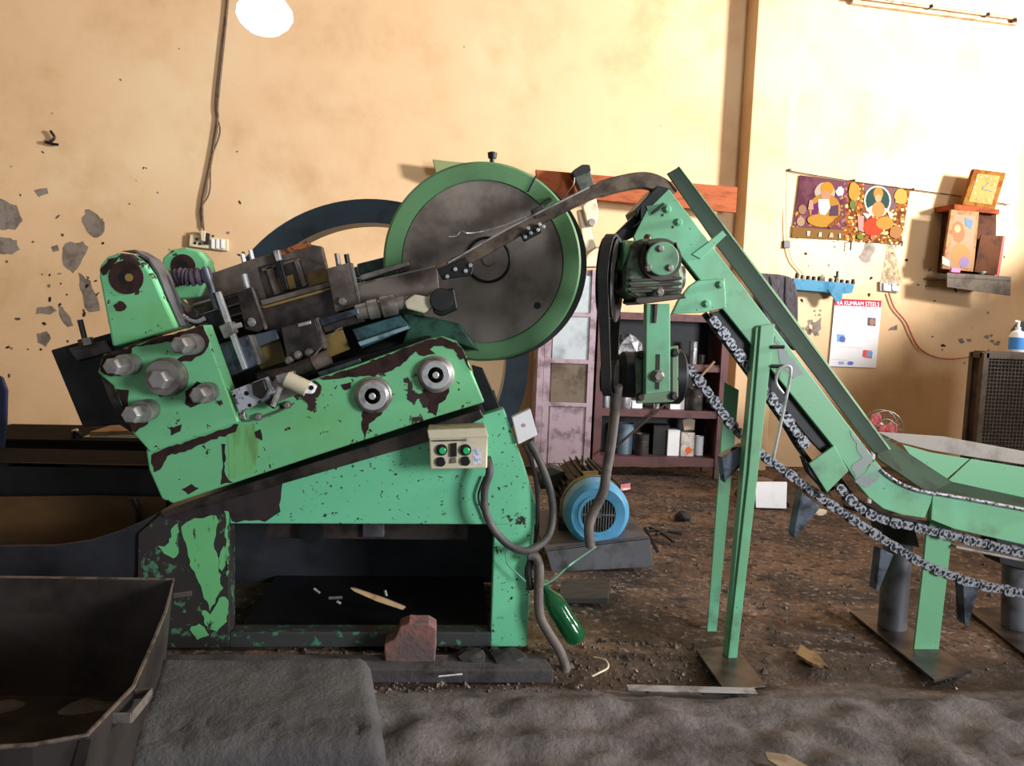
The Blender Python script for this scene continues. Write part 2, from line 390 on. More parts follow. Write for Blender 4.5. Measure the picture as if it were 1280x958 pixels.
# ================================================================== THE FORGING MACHINE
g0 = G(400, 812)
MY = g0.y                                   # front plane of the base
mc = thing('bolt_forging_machine', 'mint green bolt forging machine with flywheel, tilted bed and worn paint', 'machine', (g0.x, MY + .35, 0))
BY = MY - .06                               # front face of the tilted bed side
DY = BY - .05                               # front face of the bolted die plate
# ---- base
bd = .85
base = merge('base_frame', [g_prism([FR(MY).at(*p) for p in q], Vector((0, d, 0))) for q, d in (
    ([(287, 655), (287, 616), (630, 511), (655, 580), (673, 640), (668, 658), (618, 656)], .09),
    ([(618, 656), (668, 656), (658, 809), (613, 809)], .09),
    ([(287, 640), (292, 640), (292, 650), (287, 650)], .09))], mint_base, mc, .006)
leg = pr('base_leg', [(172, 668), (204, 641), (287, 616), (287, 810), (170, 813)], MY, .09, mat('bare_leg_iron', (54, 50, 50), (80, 130, 98), .5, scale=24, lo=.56, hi=.64, detail=8), mc, .006)
for q_ in ([(227, 657), (238, 650), (270, 645), (272, 652), (266, 680), (272, 700), (277, 735), (268, 756), (262, 764), (252, 738), (240, 712), (234, 690), (230, 672)], [(214, 660), (223, 655), (222, 690), (216, 700), (204, 692), (198, 684), (212, 680)], [(282, 640), (285, 640), (285, 720), (283, 720)], [(274, 690), (281, 684), (282, 708), (276, 716), (273, 704)], [(252, 762), (264, 768), (276, 745), (284, 752), (284, 778), (270, 790), (258, 782)], [(236, 786), (250, 780), (262, 794), (246, 800)]):
    pr('paint_patch', rag(q_, 1.8, 5), MY - .003, .006, mint_patch, mc, 0)
pr('bare_strip', rag([(205, 641), (288, 616), (352, 597), (350, 640), (330, 652), (288, 653), (286, 640), (246, 652), (215, 650)], 2, 8), MY - .002, .004, mat('bare_dark_iron', (52, 42, 44), (38, 32, 34), .55, scale=14), mc, 0)
dv = Vector((0, bd, 0))
A_ = [FR(MY).at(*p) for p in ((172, 668), (287, 618), (630, 511), (672, 640), (658, 809), (170, 813))]
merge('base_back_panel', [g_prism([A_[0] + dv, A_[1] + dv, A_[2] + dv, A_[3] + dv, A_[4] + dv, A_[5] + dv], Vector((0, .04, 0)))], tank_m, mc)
for i, (p, q) in enumerate(((FR(MY).at(664, 655), FR(MY).at(656, 809)), (FR(MY).at(174, 668), FR(MY).at(172, 812)))):
    prism3('base_side_panel', [p + Vector((0, .1, 0)), q + Vector((0, .1, 0)), q + dv, p + dv], Vector((-.03 if i == 0 else .03, 0, 0)), mint_base if i == 0 else mint_worn, mc)
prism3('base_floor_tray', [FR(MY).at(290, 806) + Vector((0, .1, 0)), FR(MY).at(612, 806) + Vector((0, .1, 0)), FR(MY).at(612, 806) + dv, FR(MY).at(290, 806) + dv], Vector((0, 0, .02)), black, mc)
pr('hanging_tray', [(335, 655), (585, 655), (585, 676), (330, 673)], MY + .25, .35, steel_dk, mc)
cylp('drain_cup', 388, 665, 15, MY + .2, .1, black, mc)
pr('inner_block', [(453, 655), (480, 655), (480, 672), (453, 672)], MY + .22, .05, galv, mc)
pr('base_sill', [(287, 791), (613, 791), (613, 809), (287, 810)], MY, .09, mat('scuffed_sill', (60, 62, 62), (70, 130, 100), .5, scale=22, lo=.56, hi=.64, detail=8), mc, .005)
# ---- tilted bed
pr('bed_side', [(182, 562), (292, 508), (450, 455), (533, 425), (552, 421), (570, 427), (581, 441), (592, 470), (606, 503), (540, 523), (380, 575), (216, 630), (202, 624), (186, 588)], BY, .16, mint, mc, .008)
pr('bed_side_rear', [(270, 470), (450, 440), (533, 420), (552, 417), (581, 441), (606, 503), (380, 575), (230, 610)], BY + .72, .12, teal, mc, .01)
pr('rear_dark_plate', [(258, 412), (330, 388), (420, 368), (452, 366), (500, 372), (560, 400), (590, 440), (560, 470), (300, 520), (268, 470)], BY + .62, .08, mat('black_green', (30, 42, 36), (18, 20, 20), .6, scale=8), mc, .006)  # dark plate added behind the mechanism to hide the bright wall
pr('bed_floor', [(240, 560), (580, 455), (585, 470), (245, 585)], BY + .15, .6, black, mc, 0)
pr('bed_foot', [(200, 640), (545, 530), (600, 512), (605, 522), (560, 545), (205, 648)], MY - .012, .4, steel_dk, mc, .003)
CH = BY - .0025
for pts in ([(400, 474), (452, 456), (533, 426), (552, 422), (570, 428), (580, 440), (590, 465), (580, 450), (566, 436), (548, 432), (538, 436), (545, 442), (530, 446), (520, 440), (500, 458), (480, 466), (468, 470), (440, 472), (420, 474)],
            [(455, 505), (483, 505), (476, 520), (462, 530), (456, 552), (452, 530)], [(528, 485), (562, 485), (558, 500), (548, 506), (545, 520), (535, 516), (538, 500)],
            [(188, 568), (298, 530), (296, 541), (270, 548), (240, 562), (210, 570), (200, 588), (192, 590)], [(228, 612), (240, 606), (248, 612), (236, 618)],
            [(276, 556), (282, 555), (280, 590), (290, 604), (276, 606), (280, 580)], [(426, 480), (440, 478), (438, 486), (428, 488)], [(318, 540), (326, 538), (328, 552), (320, 548)]):
    pr('bare_patch', rag(pts, 1.3, 5), CH, .004, chip_m, mc, 0)
pr('oil_streak', rag([(284, 540), (318, 528), (326, 560), (318, 590), (286, 600)], 1.2, 9), CH + .0012, .003, mat('yellowed_paint', (116, 186, 118), (104, 150, 92), .45, scale=9, stretch=(3, 1, .5)), mc, 0)
# round pivot caps
for x, y, r in ((467, 494, 21), (545, 468, 21)):
    p = FR(BY); k = 1 / p.scale(x, y); c = p.at(x, y)
    cap = merge('pivot_cap', [g_lathe(c, (0, -1, 0), [(0, r * 1.12 * k), (.014, r * 1.1 * k), (.018, r * k), (.04, r * .96 * k), (.045, r * .86 * k)], 32), ], steel, mc, smooth=True)
    lathe('cap_face', c + Vector((0, -.045, 0)), (0, -1, 0), [(0, r * .84 * k), (.003, r * .8 * k), (.003, r * .5 * k), (.0, r * .46 * k), (0, r * .2 * k), (.012, r * .2 * k)], steel_br, cap, 32)
    cyl('cap_pin', c + Vector((0, -.045, 0)), (0, -1, 0), r * .2 * k, .022, steel_br, cap, 12, .003)
# ---- die plate with its five studs
pr('die_plate', [(128, 444), (254, 406), (298, 528), (188, 566), (165, 540), (141, 482), (122, 466)], DY, .12, mint, mc, .006)
pr('die_plate_edge', [(122, 462), (142, 480), (160, 525), (164, 541), (150, 532), (136, 500)], DY + .02, .1, steel_dk, mc, .004)
for pts in ([(128, 444), (254, 406), (256, 412), (262, 425), (256, 440), (238, 452), (218, 452), (240, 440), (240, 428), (225, 424), (195, 430), (165, 434), (162, 452), (150, 470), (138, 470), (124, 464)],
            [(232, 490), (246, 478), (258, 480), (262, 492), (256, 502), (240, 510), (230, 504)], [(144, 486), (160, 488), (160, 508), (178, 506), (190, 515), (184, 530), (168, 540), (158, 525)], [(214, 536), (228, 532), (226, 540), (214, 545)]):
    pr('bare_patch', rag(pts, 1.4, 6), DY - .0025, .004, chip_m, mc, 0)
for i, (x, y, r, L_, bs) in enumerate(((243, 430, 12.5, .19, None), (165, 455, 12.5, .20, None), (213, 472, 14.5, .15, .10), (262, 490, 12, .16, None), (187, 512, 13, .20, None))):
    hexbolt('clamp_stud', x, y, r * .86, DY, L_, mat('stud_steel', (150, 146, 146), (104, 98, 96), .38, .5, scale=14, lo=.4, hi=.7), mc, True, None)
    if bs:
        p = FR(DY); lathe('stud_collar', p.at(x - 2, y - 1), (0, -1, 0), [(0, .08), (.02, .08), (.026, .074), (.07, .07)], steel, mc, 28)
# dark wedge block sticking out behind the plate
pr('rear_wedge_block', [(63, 438), (146, 414), (180, 530), (103, 534)], DY + .14, .5, black, mc, .006)
pr('wedge_plate', [(85, 436), (132, 425), (140, 440), (96, 452)], DY + .12, .1, steel_dk, mc, .004)
tube('wedge_stud', [T(100, 400, DY + .1), T(107, 428, DY + .1)], .012, black, mc, 8, curve=False)
cyl('stud_nut', T(109, 432, DY + .1), T(104, 416, DY + .1) - T(109, 432, DY + .1), .03, .03, steel_dk, mc, 6)
# ---- lugs
LY = BY + .02
def lug(pts, hole, hr, wr, Y, d, name):
    o = pr(name, pts, Y, d, mint, mc, .012)
    p = FR(Y); k = 1 / p.scale(*hole); c = p.at(*hole)
    lathe('lug_bushing', c + Vector((0, -.004, 0)), (0, 1, 0), [(0, hr * k), (0, wr * k), (.006, wr * k), (.006, hr * k)], chip_m, o, 28, True)
    cyl('lug_bore', c + Vector((0, -.0045, 0)), (0, 1, 0), hr * k, .006, black, o, 20)
    return o, c, k
lo_, c, k = lug([(123, 346), (124, 332), (133, 321), (148, 316), (165, 318), (180, 328), (192, 345), (205, 375), (221, 410), (140, 434)], (158, 347), 9, 21, LY, .18, 'pivot_lug')
lathe('bore_light', c + Vector((.012, -.006, 0)), (0, 1, 0), [(0, 5 * k), (.003, 5 * k)], mustard, lo_, 14)
pr('lug_worn_edge', [(150, 314), (168, 316), (184, 326), (196, 344), (209, 374), (224, 409), (228, 408), (211, 371), (199, 341), (186, 322), (169, 312)], LY + .03, .13, galv, lo_, .004)
for pts in ([(140, 382), (150, 376), (158, 380), (156, 388), (146, 390)], [(126, 336), (136, 324), (150, 320), (142, 330), (134, 342), (128, 346)]):
    pr('bare_patch', rag(pts, 1.5, 4), LY - .0025, .004, chip_m, lo_, 0)
lug([(200, 340), (203, 322), (214, 312), (232, 309), (248, 313), (258, 325), (262, 345), (250, 372), (212, 375)], (229, 333), 7, 15, LY + .46, .12, 'rear_pivot_lug')
# ribbed hose between the lugs
P = catmull([T(214, 350, LY + .3), T(226, 346, LY + .3), T(240, 347, LY + .3), T(262, 344, LY + .3)], 12)
tube('ribbed_hose', P, [.032 + (.009 if i % 4 < 2 else 0) for i in range(len(P))], mat('purple_grey_hose', (96, 80, 98), (60, 52, 62), .7, scale=20), mc, 12, curve=False)
# ---- slide and feed mechanism between the sides
S1, S2, S3 = BY + .12, BY + .3, BY + .5
pr('rear_guide_plate', [(222, 356), (322, 322), (390, 306), (402, 308), (414, 357), (330, 382), (250, 408)], S3, .06, brownst, mc, .005)
pr('guide_window_back', [(322, 334), (374, 321), (386, 358), (334, 374)], S3 - .004, .006, steel_dk, mc, 0)
pr('window_rib', [(331, 334), (340, 332), (352, 366), (343, 370)], S3 - .02, .03, brownst, mc)
pr('window_rib', [(366, 325), (372, 323), (384, 357), (378, 360)], S3 - .02, .03, brownst, mc)
pr('window_rib', [(326, 336), (374, 322), (375, 325), (327, 340)], S3 - .02, .03, brownst, mc)
pr('stamped_plate', [(341, 350), (366, 343), (370, 360), (345, 367)], S3 - .012, .014, mustard, mc, .002)
pr('stamped_plate', [(384, 340), (405, 335), (409, 352), (388, 358)], S3 - .012, .014, mustard, mc, .002)
pr('timber_packing', rag([(338, 317), (384, 301), (388, 308), (342, 323)], .8, 7), S3 - .01, .08, rust, mc, .002)
pr('clamp_lever', [(341, 315), (348, 313), (351, 325), (361, 362), (354, 365), (344, 330)], S3 - .06, .03, black, mc)
pr('lever_tip', [(341, 314), (348, 312), (351, 325), (345, 327)], S3 - .065, .04, steel_br, mc)
for x, y in ((303, 325), (313, 320)): tube('guide_bolt', [T(x, y - 7, S3 + .03), T(x + 3, y + 6, S3 + .03)], .012, steel_br, mc, 6, curve=False)
for q in ([(325, 376), (414, 352), (418, 357), (328, 382)], [(328, 383), (418, 358), (419, 361), (329, 386)]):
    pr('guide_strip', q, S2 + .03, .05, mustard if q[0][1] > 380 else brownst, mc, .002)
pr('slide_bar', [(323, 386), (420, 360), (428, 395), (334, 416)], S2 + .04, .08, steel_dk, mc, .004)
pr('rear_slide_bar', [(238, 388), (300, 368), (306, 400), (246, 420)], S3 - .1, .06, steel_dk, mc, .004)
for y in (0, 14, 26): pr('slide_rail', [(240 + y * .3, 380 + y), (302 + y * .3, 362 + y), (302.5 + y * .3, 364.5 + y), (240.5 + y * .3, 382.5 + y)], S3 - .13, .03, steel, mc, .001)
gb = pr('guide_bracket', [(408, 336), (437, 328), (449, 383), (419, 391)], S2 - .02, .14, brownst, mc, .004)
pr('bracket_edge', [(437, 328), (441, 329), (452, 383), (449, 385)], S2 - .024, .02, steel, gb, .001)
hexbolt('bracket_bolt', 428, 377, 4.5, S2 - .02, .03, steel, gb)
for x, y in ((421, 323), (433, 324)): tube('adjuster_screw', [T(x, y - 6, S2 + .04), T(x + 3, y + 12, S2 + .04)], .013, steel if x < 430 else black, gb, 6, curve=False)
pr('clamp_lug', [(440, 335), (447, 333), (450, 345), (443, 347)], S2, .08, black, gb)
pr('clamp_lug', [(443, 350), (450, 348), (453, 357), (446, 359)], S2, .08, black, gb)
gl = pr('guide_bracket', [(296, 366), (313, 359), (331, 411), (322, 416), (306, 412)], S2 - .03, .12, steel_dk, mc, .004)
pr('bracket_edge', [(313, 359), (316, 360), (334, 411), (331, 413)], S2 - .034, .02, steel, gl, .001)
hexbolt('bracket_bolt', 315, 403, 4.5, S2 - .03, .03, steel_br, gl)
tube('adjuster_screw', [T(305, 343, S2 + .02), T(310, 362, S2 + .02)], .014, steel_br, gl, 8, curve=False)
pr('feed_plate', [(446, 356), (546, 333), (549, 360), (530, 373), (448, 386)], S2, .03, brownst, mc, .003)
pr('feed_plate_edge', [(446, 354.5), (546, 331.5), (546, 334), (446, 357)], S2 - .003, .035, steel, mc, .001)
pr('channel_bar', [(444, 346), (510, 327), (512, 332), (446, 352)], S2 + .05, .04, steel, mc, .002)
for x in (497, 502, 508): cylp('channel_pin', x, 340 - (x - 497) * .3, 2.2, S2 + .04, .04, steel_dk, mc, 8)
# left lever group
tube('lever_cylinder', [T(256, 336, S1), T(263, 358, S1), T(272, 386, S1)], .016, steel_bl, mc, 10)
pr('knife_bar', [(268, 366), (274, 364), (291, 412), (309, 461), (303, 463), (284, 413)], S1 - .03, .03, steel_br, mc, .003)
pr('lever_clamp', [(273, 408), (288, 402), (293, 416), (280, 424)], S1 - .05, .07, steel, mc, .004)
tube('clamp_screw', [T(286, 410, S1 - .03), T(302, 406, S1 - .03)], .011, steel_br, mc, 8, curve=False)
pr('lever_block', [(256, 392), (274, 386), (284, 424), (266, 430)], S1 + .02, .12, black, mc, .004)
pr('die_holder', [(270, 431), (310, 419), (323, 456), (284, 473)], S1, .16, steel_bl, mc, .006)
pr('die_holder_edge', [(310, 419), (314, 420), (326, 455), (322, 457)], S1 - .004, .1, steel, mc, .001)
pr('die_wing', [(312, 420), (344, 412), (349, 424), (318, 436)], S1 + .06, .1, steel_bl, mc, .004)
pr('small_valve', [(216, 372), (232, 384), (240, 404), (226, 412), (216, 396)], S1 + .03, .1, steel_dk, mc, .006)
tube('valve_lever', [T(228, 395, S1), T(244, 402, S1), T(256, 398, S1)], .01, steel_br, mc, 8)
cylp('valve_knob', 241, 394, 6, S1 - .01, .04, steel_dk, mc, 12, .006)
# ram
pr('ram_block', [(351, 410), (394, 398), (405, 436), (360, 456)], S1 + .06, .26, steel_dk, mc, .005)
pr('ram_block_edge', [(394, 398), (398, 397), (408, 434), (405, 437)], S1 + .056, .05, steel, mc, .001)
pr('ram_side_plate', [(316, 440), (350, 424), (358, 452), (326, 462)], S1 + .16, .03, mustard, mc, .002)
pr('ram_side_plate', [(403, 420), (428, 412), (437, 437), (412, 447)], S1 + .14, .03, mustard, mc, .002)
pr('ram_cap', [(372, 405), (388, 401), (389, 405), (373, 409)], S1 + .05, .05, steel_br, mc, .002)
for x, y in ((362, 451), (373, 444), (387, 441)): hexbolt('ram_bolt', x, y, 4.5, S1 + .06, .03, steel, mc)
tube('ram_rod', [T(324, 474, S1), T(360, 466, S1), T(396, 452, S1)], .03, steel_dk, mc, 14, curve=False)
tube('rod_sleeve', [T(392, 454, S1 - .002), T(412, 446, S1 - .002)], .034, brownst, mc, 14, curve=False)
pr('ram_ledge', [(396, 466), (450, 448), (452, 453), (400, 472)], S1 - .03, .1, steel_bl, mc, .003)
pr('ram_ledge', [(330, 478), (470, 440), (536, 420), (540, 424), (470, 448), (332, 486)], S1 + .03, .3, black, mc, .003)
tube('wire_link', [T(392, 446, S1 - .02), T(405, 430, S1 - .02), T(420, 414, S1 - .02), T(428, 410, S1 - .02)], .004, steel, mc, 6)
pr('hex_bar', [(399, 399), (447, 385), (449, 393), (402, 408)], S1 + .05, .06, steel_bl, mc, .004)
pr('hex_bar_base', [(402, 408), (449, 393), (456, 402), (406, 416)], S1 + .07, .06, steel_dk, mc, .004)
a_, b_ = T(446, 391, S1 + .09), T(500, 379, S1 + .09); d_ = b_ - a_
lathe('adjuster_rod', a_, d_, [(0, .036), (.05, .038), (.055, .045), (.10, .045), (.104, .036), (.112, .036), (.116, .05), (.18, .05), (.185, .03), (.22, .03)], steel, mc, 18)
tube('pull_rod', [T(486, 382, S1 + .09), T(512, 376, S1 + .09)], .024, galv, mc, 12, curve=False)
pr('fork_end', [(505, 377), (518, 368), (540, 372), (545, 382), (530, 392), (508, 386)], S1 + .05, .09, cream, mc, .008)
pr('knuckle', [(537, 372), (548, 363), (568, 360), (573, 387), (552, 396), (542, 392)], S1 + .03, .09, black, mc, .008)
cylp('knuckle_pin', 552, 375, 15, S1 + .02, .05, rubber, mc, 24, .006)
pr('inner_casting', [(500, 390), (540, 397), (575, 405), (600, 440), (560, 425), (535, 426), (500, 436), (510, 410)], S1 + .14, .2, teal, mc, .01)
pr('oil_trough', [(440, 412), (500, 394), (514, 410), (452, 436)], S1 + .1, .15, mat('teal_oily_trough', (58, 92, 96), (26, 40, 42), .3, scale=10, lo=.4, hi=.6), mc, .004)
pr('trough_rim', [(447, 428), (509, 407), (512, 411), (450, 433)], S1 + .06, .04, mat('pale_teal_steel', (128, 160, 168), (70, 90, 96), .35, scale=12), mc, .003)
# front tooling plate
ft = pr('tool_plate', [(288, 489), (334, 471), (346, 494), (299, 517)], DY + .0, .03, mat('speckled_bright_steel', (196, 196, 206), (90, 88, 92), .35, .4, scale=30, lo=.52, hi=.62), mc, .003)
for x, y, r in ((308, 492, 3), (312, 507, 2.5), (293, 495, 2)): cylp('plate_hole', x, y, r, DY - .001, .006, black, ft, 12)
pr('tool_clamp', [(314, 480), (330, 474), (334, 488), (326, 500), (316, 494)], DY - .03, .03, steel_dk, ft, .006)
pr('tool_bracket', [(334, 484), (352, 466), (368, 478), (374, 492), (350, 502), (340, 500)], DY + .01, .05, steel, mc, .004)
pr('tool_wedge', [(344, 470), (366, 464), (368, 472), (358, 480), (347, 480)], DY - .03, .05, steel_br, mc, .004)
tube('tool_arm', [T(358, 474, DY - .05), T(384, 486, DY - .05)], .034, cream, mc, 14, curve=False)
pr('arm_end_block', [(376, 486), (384, 477), (394, 484), (390, 493), (378, 492)], DY - .06, .06, white, mc, .005)
cylp('arm_end_hole', 389, 485, 3, DY - .065, .01, black, mc, 10)
tube('tool_lever', [T(350, 484, DY - .06), T(341, 508, DY - .06)], [.012, .012], steel_br, mc, 8, curve=False)
pr('lever_shoe', [(330, 504), (342, 494), (346, 506), (342, 512)], DY - .03, .04, black, mc, .004)
for x, y in ((360, 506), (324, 521), (304, 520)): hexbolt('tool_bolt', x, y, 4, BY, .03, steel, mc)
tube('oil_pipe', [T(305, 516, BY - .02), T(308, 526, BY - .02), T(322, 524, BY - .02), T(350, 514, BY - .02), T(368, 504, BY - .02)], .004, steel, mc, 6)
# ---- flywheel
FY = MY + .34
p = FR(FY); k = 1 / p.scale(604, 328); fc = p.at(604, 328)
fw = lathe('flywheel', fc, (0, 1, 0), [(.012, 10 * k), (.012, 99 * k), (.012, 101.5 * k), (.0, 101.5 * k), (0, 121 * k), (.012, 124 * k), (.14, 124 * k), (.15, 122 * k), (.15, 10 * k)], fly_green, mc, 96, True)
lathe('flywheel_disc', fc + Vector((0, .006, 0)), (0, 1, 0), [(0, 100 * k), (.01, 100.8 * k), (.02, 100.8 * k)], fly_steel, fw, 72)
lathe('flywheel_back_rim', fc + Vector((.05, .16, 0)), (0, 1, 0), [(0, 90 * k), (0, 125 * k), (.1, 125 * k), (.1, 90 * k)], black, fw, 72, True)
lathe('hub_ring', p.at(610, 325) + Vector((0, -.006, 0)), (0, 1, 0), [(0, 26 * k), (-.006, 27.5 * k), (0, 29 * k), (.008, 29 * k), (.008, 26 * k)], black, fw, 40, True)
lathe('hub', p.at(610, 325), (0, -1, 0), [(0, 26 * k), (.004, 25.5 * k), (.004, 8 * k), (.02, 7 * k)], fly_steel, fw, 32)
cylp('balance_hole', 672, 382, 4.2, FY + .002, .01, black, fw, 16)
bar('rim_slot', p.at(670, 220) + Vector((0, -.001, 0)), p.at(660, 240) + Vector((0, -.001, 0)), .008, .004, black, fw)
pr('rim_bracket', [(676, 254), (688, 246), (692, 250), (680, 260)], FY - .01, .02, conv_dark, fw)
oc = merge('oil_cup', [g_lathe(T(615, 206, FY + .07), (0, 0, 1), [(0, .012), (.03, .012), (.03, .02), (.055, .024), (.06, .014)], 14)], black, mc, smooth=True)
# big dark wheel at the far side
WY = MY + 1.05
p2 = FR(WY); k2 = 1 / p2.scale(466, 448); wc = p2.at(466, 448)
lathe('drive_wheel', wc, (0, 1, 0), [(0, 167 * k2), (0, 196 * k2), (.2, 196 * k2), (.2, 167 * k2)], navyblk, mc, 96, True)
for a in (52, 176, 300):
    q = Vector((math.cos(math.radians(a)), 0, math.sin(math.radians(a))))
    bar('wheel_spoke', wc + Vector((0, .1, 0)) + q * .1, wc + Vector((0, .1, 0)) + q * 170 * k2, .1, .06, navyblk, mc)
cyl('wheel_hub', wc + Vector((0, -.02, 0)), (0, 1, 0), .14, .24, navyblk, mc, 28, .01)
tube('crank_shaft', [fc + Vector((0, .05, 0)), Vector((fc.x, WY + .2, fc.z))], .07, steel_dk, mc, 20, curve=False)
pr('rear_arm', [(446, 330), (486, 320), (500, 325), (500, 350), (448, 352)], FY + .1, .1, teal, mc, .006)
pr('rear_bracket', [(590, 458), (604, 462), (626, 512), (614, 530), (600, 500)], MY + .2, .12, black, mc, .004)
# ---- feed rail from conveyor head down to the slide
def RP(x, y): return T(x, y, RY)
RY = BY + .10
P = [RP(548, 340), RP(600, 315), RP(650, 286), RP(700, 260), RP(740, 241), RP(775, 230), RP(805, 226), RP(826, 233), RP(838, 246)]
C = catmull(P, 6); vs, fs = [], []
for i, c in enumerate(C):
    d = (C[min(i + 1, len(C) - 1)] - C[max(i - 1, 0)]).normalized(); u = Vector((0, -1, 0)).cross(d).normalized()
    if u.z < 0: u = -u
    wd = .028 if i < 26 else .034
    vs += [c + u * wd + Vector((0, -.025, 0)), c - u * wd + Vector((0, -.025, 0)), c - u * wd + Vector((0, .03, 0)), c + u * wd + Vector((0, .03, 0))]
n = len(C)
for i in range(n - 1):
    for j in range(4): fs.append((i * 4 + j, i * 4 + (j + 1) % 4, i * 4 + 4 + (j + 1) % 4, i * 4 + 4 + j))
fs += [(0, 1, 2, 3), (n * 4 - 4, n * 4 - 3, n * 4 - 2, n * 4 - 1)]
rail = obj('feed_rail', vs, fs, mat('rail_brown_steel', (112, 98, 84), (62, 50, 44), .4, .5, scale=10, lo=.4, hi=.7, c3=(70, 96, 56), s3=6, lo3=.55, hi3=.68), mc, False, .003)
tube('rail_bright_strip', [RP(560, 329.5) + Vector((0, -.03, 0)), RP(640, 284) + Vector((0, -.03, 0)), RP(735, 235.5) + Vector((0, -.03, 0))], .004, steel_br, rail, 6)  # thin brighter strip along the rail's upper edge
rc = pr('rail_clamp', [(547, 337), (582, 322), (592, 334), (590, 344), (552, 350)], RY - .045, .03, black, mc, .004)
for x, y in ((559, 346), (569, 337), (582, 339), (588, 332)): hexbolt('clamp_screw', x, y, 2.8, RY - .045, .015, steel_br, rc, False)
jc = pr('rail_joint', [(650, 292), (672, 280), (678, 290), (656, 302)], RY - .05, .04, black, mc, .005)
pr('joint_block', [(664, 262), (678, 255), (684, 268), (668, 274)], RY - .03, .05, steel_dk, mc, .005)
for x, y in ((656, 297), (663, 292), (672, 288), (660, 286), (674, 281), (679, 284)): hexbolt('clamp_screw', x, y, 2.6, RY - .05, .02, steel_br, jc, False)
tube('tie_wire', [RP(656, 273) + Vector((0, -.05, 0)), RP(630, 282), RP(600, 290), RP(583, 293) + Vector((0, -.05, 0)), RP(577, 289), RP(571, 295), RP(561, 296)], .003, steel_br, mc, 6)
# ---- control box hung on the base
XY = MY - .16
cb = merge('control_box', [g_prism([FR(XY).at(*q) for q in ((536, 541), (610, 541), (609, 586), (538, 587))], Vector((0, .16, 0)))], cream, mc, .006)
pr('box_lid', [(534, 538), (607, 535), (611, 547), (536, 549)], XY - .008, .17, cream, cb, .004)
for x, y in ((552, 563), (582, 563)):
    b = cylp('push_button', x, y, 7.2, XY - .012, .012, black, cb, 20, .002)
    cylp('green_lamp', x + 1, y + 1, 4.3, XY - .022, .012, mat('green_lens', (30, 150, 90), None, .2, emit=.35), b, 16, .003)
for x, y in ((551, 578), (582, 577)): cylp('black_button', x, y, 6, XY - .014, .014, black, cb, 20, .003)
pr('rocker_switch', [(563, 555), (571, 554), (571, 571), (563, 572)], XY - .012, .012, black, cb, .002)
pr('key_switch', [(564, 573), (570, 572), (571, 579), (563, 580)], XY - .01, .01, brownst, cb, .002)
pr('rating_label', [(591, 562), (601, 561), (601, 580), (591, 581)], XY - .001, .0015, mat('label_blue_grey', (150, 160, 196), (210, 210, 220), .5, scale=60, lo=.45, hi=.55), cb, 0)
pr('printed_line', [(541, 550.5), (583, 549.5), (583, 551.5), (541, 552.5)], XY - .009, .0015, soot, cb, 0)
# white junction card on the post
jb = pr('junction_box', [(640, 522), (663, 511), (672, 544), (648, 556)], MY - .03, .05, white, mc, .004)
cylp('knockout', 655, 532, 2.5, MY - .034, .006, mat('pink_plug', (190, 150, 160)), jb, 10)
# ================================================================== THE INCLINED CONVEYOR
CY = G(915, 826).y                          # near side plane, front legs stand on it
CB = CY + .34                               # far side
cv = thing('inclined_conveyor', 'green inclined chain conveyor with gearbox, hopper and steel legs', 'conveyor', tuple(G(1000, 800)))
SP = CY + .03
side = pr('side_plate', [(836, 236), (1093, 574), (1070, 601), (1043, 560), (945, 438), (905, 388), (872, 346), (850, 318), (800, 318), (792, 296), (808, 264)], SP, .02, mint_conv, cv, .003)
pr('rear_side_plate', [(836, 246), (1093, 578), (1070, 601), (945, 445), (850, 325), (792, 305), (808, 270)], CB, .02, conv_in, cv, .003)
g_ = pr('guard_plate', [(834, 217), (848, 209), (977, 378), (1112, 562), (1094, 568), (952, 382), (894, 304)], SP + .06, .012, conv_dark, cv, .002)
pr('guard_light_line', [(848, 208), (850, 208.5), (979, 378), (1114, 562), (1111, 562.5), (976, 379)], SP + .056, .02, mat('pale_green_edge', (128, 160, 118), (100, 120, 90), .4, scale=9), g_, .001)  # pale strip drawing the light line along the guard's upper edge
pr('guard_bracket', [(865, 318), (876, 324), (908, 294), (903, 288), (884, 304)], SP - .008, .02, mint_conv, cv, .002)
pr('slide_bed', [(842, 246), (1090, 570), (1086, 574), (838, 250)], SP + .02, .30, mat('worn_cream_steel', (170, 160, 140), (110, 96, 80), .5, scale=9), cv, .001)
pr('under_rail', [(888, 392), (905, 388), (945, 438), (1040, 560), (1030, 568), (1008, 545), (960, 486), (930, 446)], SP + .03, .03, black, cv, .002)
pr('head_block', [(789, 285), (795, 283), (840, 236), (822, 232), (800, 256), (794, 262), (800, 276)], SP + .005, .2, black, cv, .004)
pr('head_slot', [(813, 266), (829, 253), (831, 256), (815, 269)], SP - .002, .004, black, side, .001)
pr('head_bar', [(808, 258), (832, 254), (836, 258), (812, 270)], SP - .001, .003, conv_in, side, 0)
for x, y in ((834, 262), (848, 278)): hexbolt('plate_bolt', x, y, 4, SP, .02, mint_conv, side)
for x, y in ((828, 269), (841, 284)): cylp('plate_hole', x, y, 1.8, SP - .001, .004, black, side, 10)
arm = pr('gearbox_arm', [(848, 376), (862, 358), (872, 351), (906, 348), (908, 385), (880, 391), (840, 393)], SP - .03, .03, mint_conv, cv, .004)
for x, y in ((900, 356), (883, 380)): hexbolt('arm_bolt', x, y, 4, SP - .03, .02, mint_conv, arm)
pr('corner_plate', [(1043, 557), (1061, 589), (1034, 616), (1011, 580)], SP - .012, .012, mint_conv, cv, .003)
pr('corner_plate_back', [(1011, 580), (1034, 617), (1038, 620), (1012, 592), (1005, 572)], SP + .0, .05, black, cv, .002)
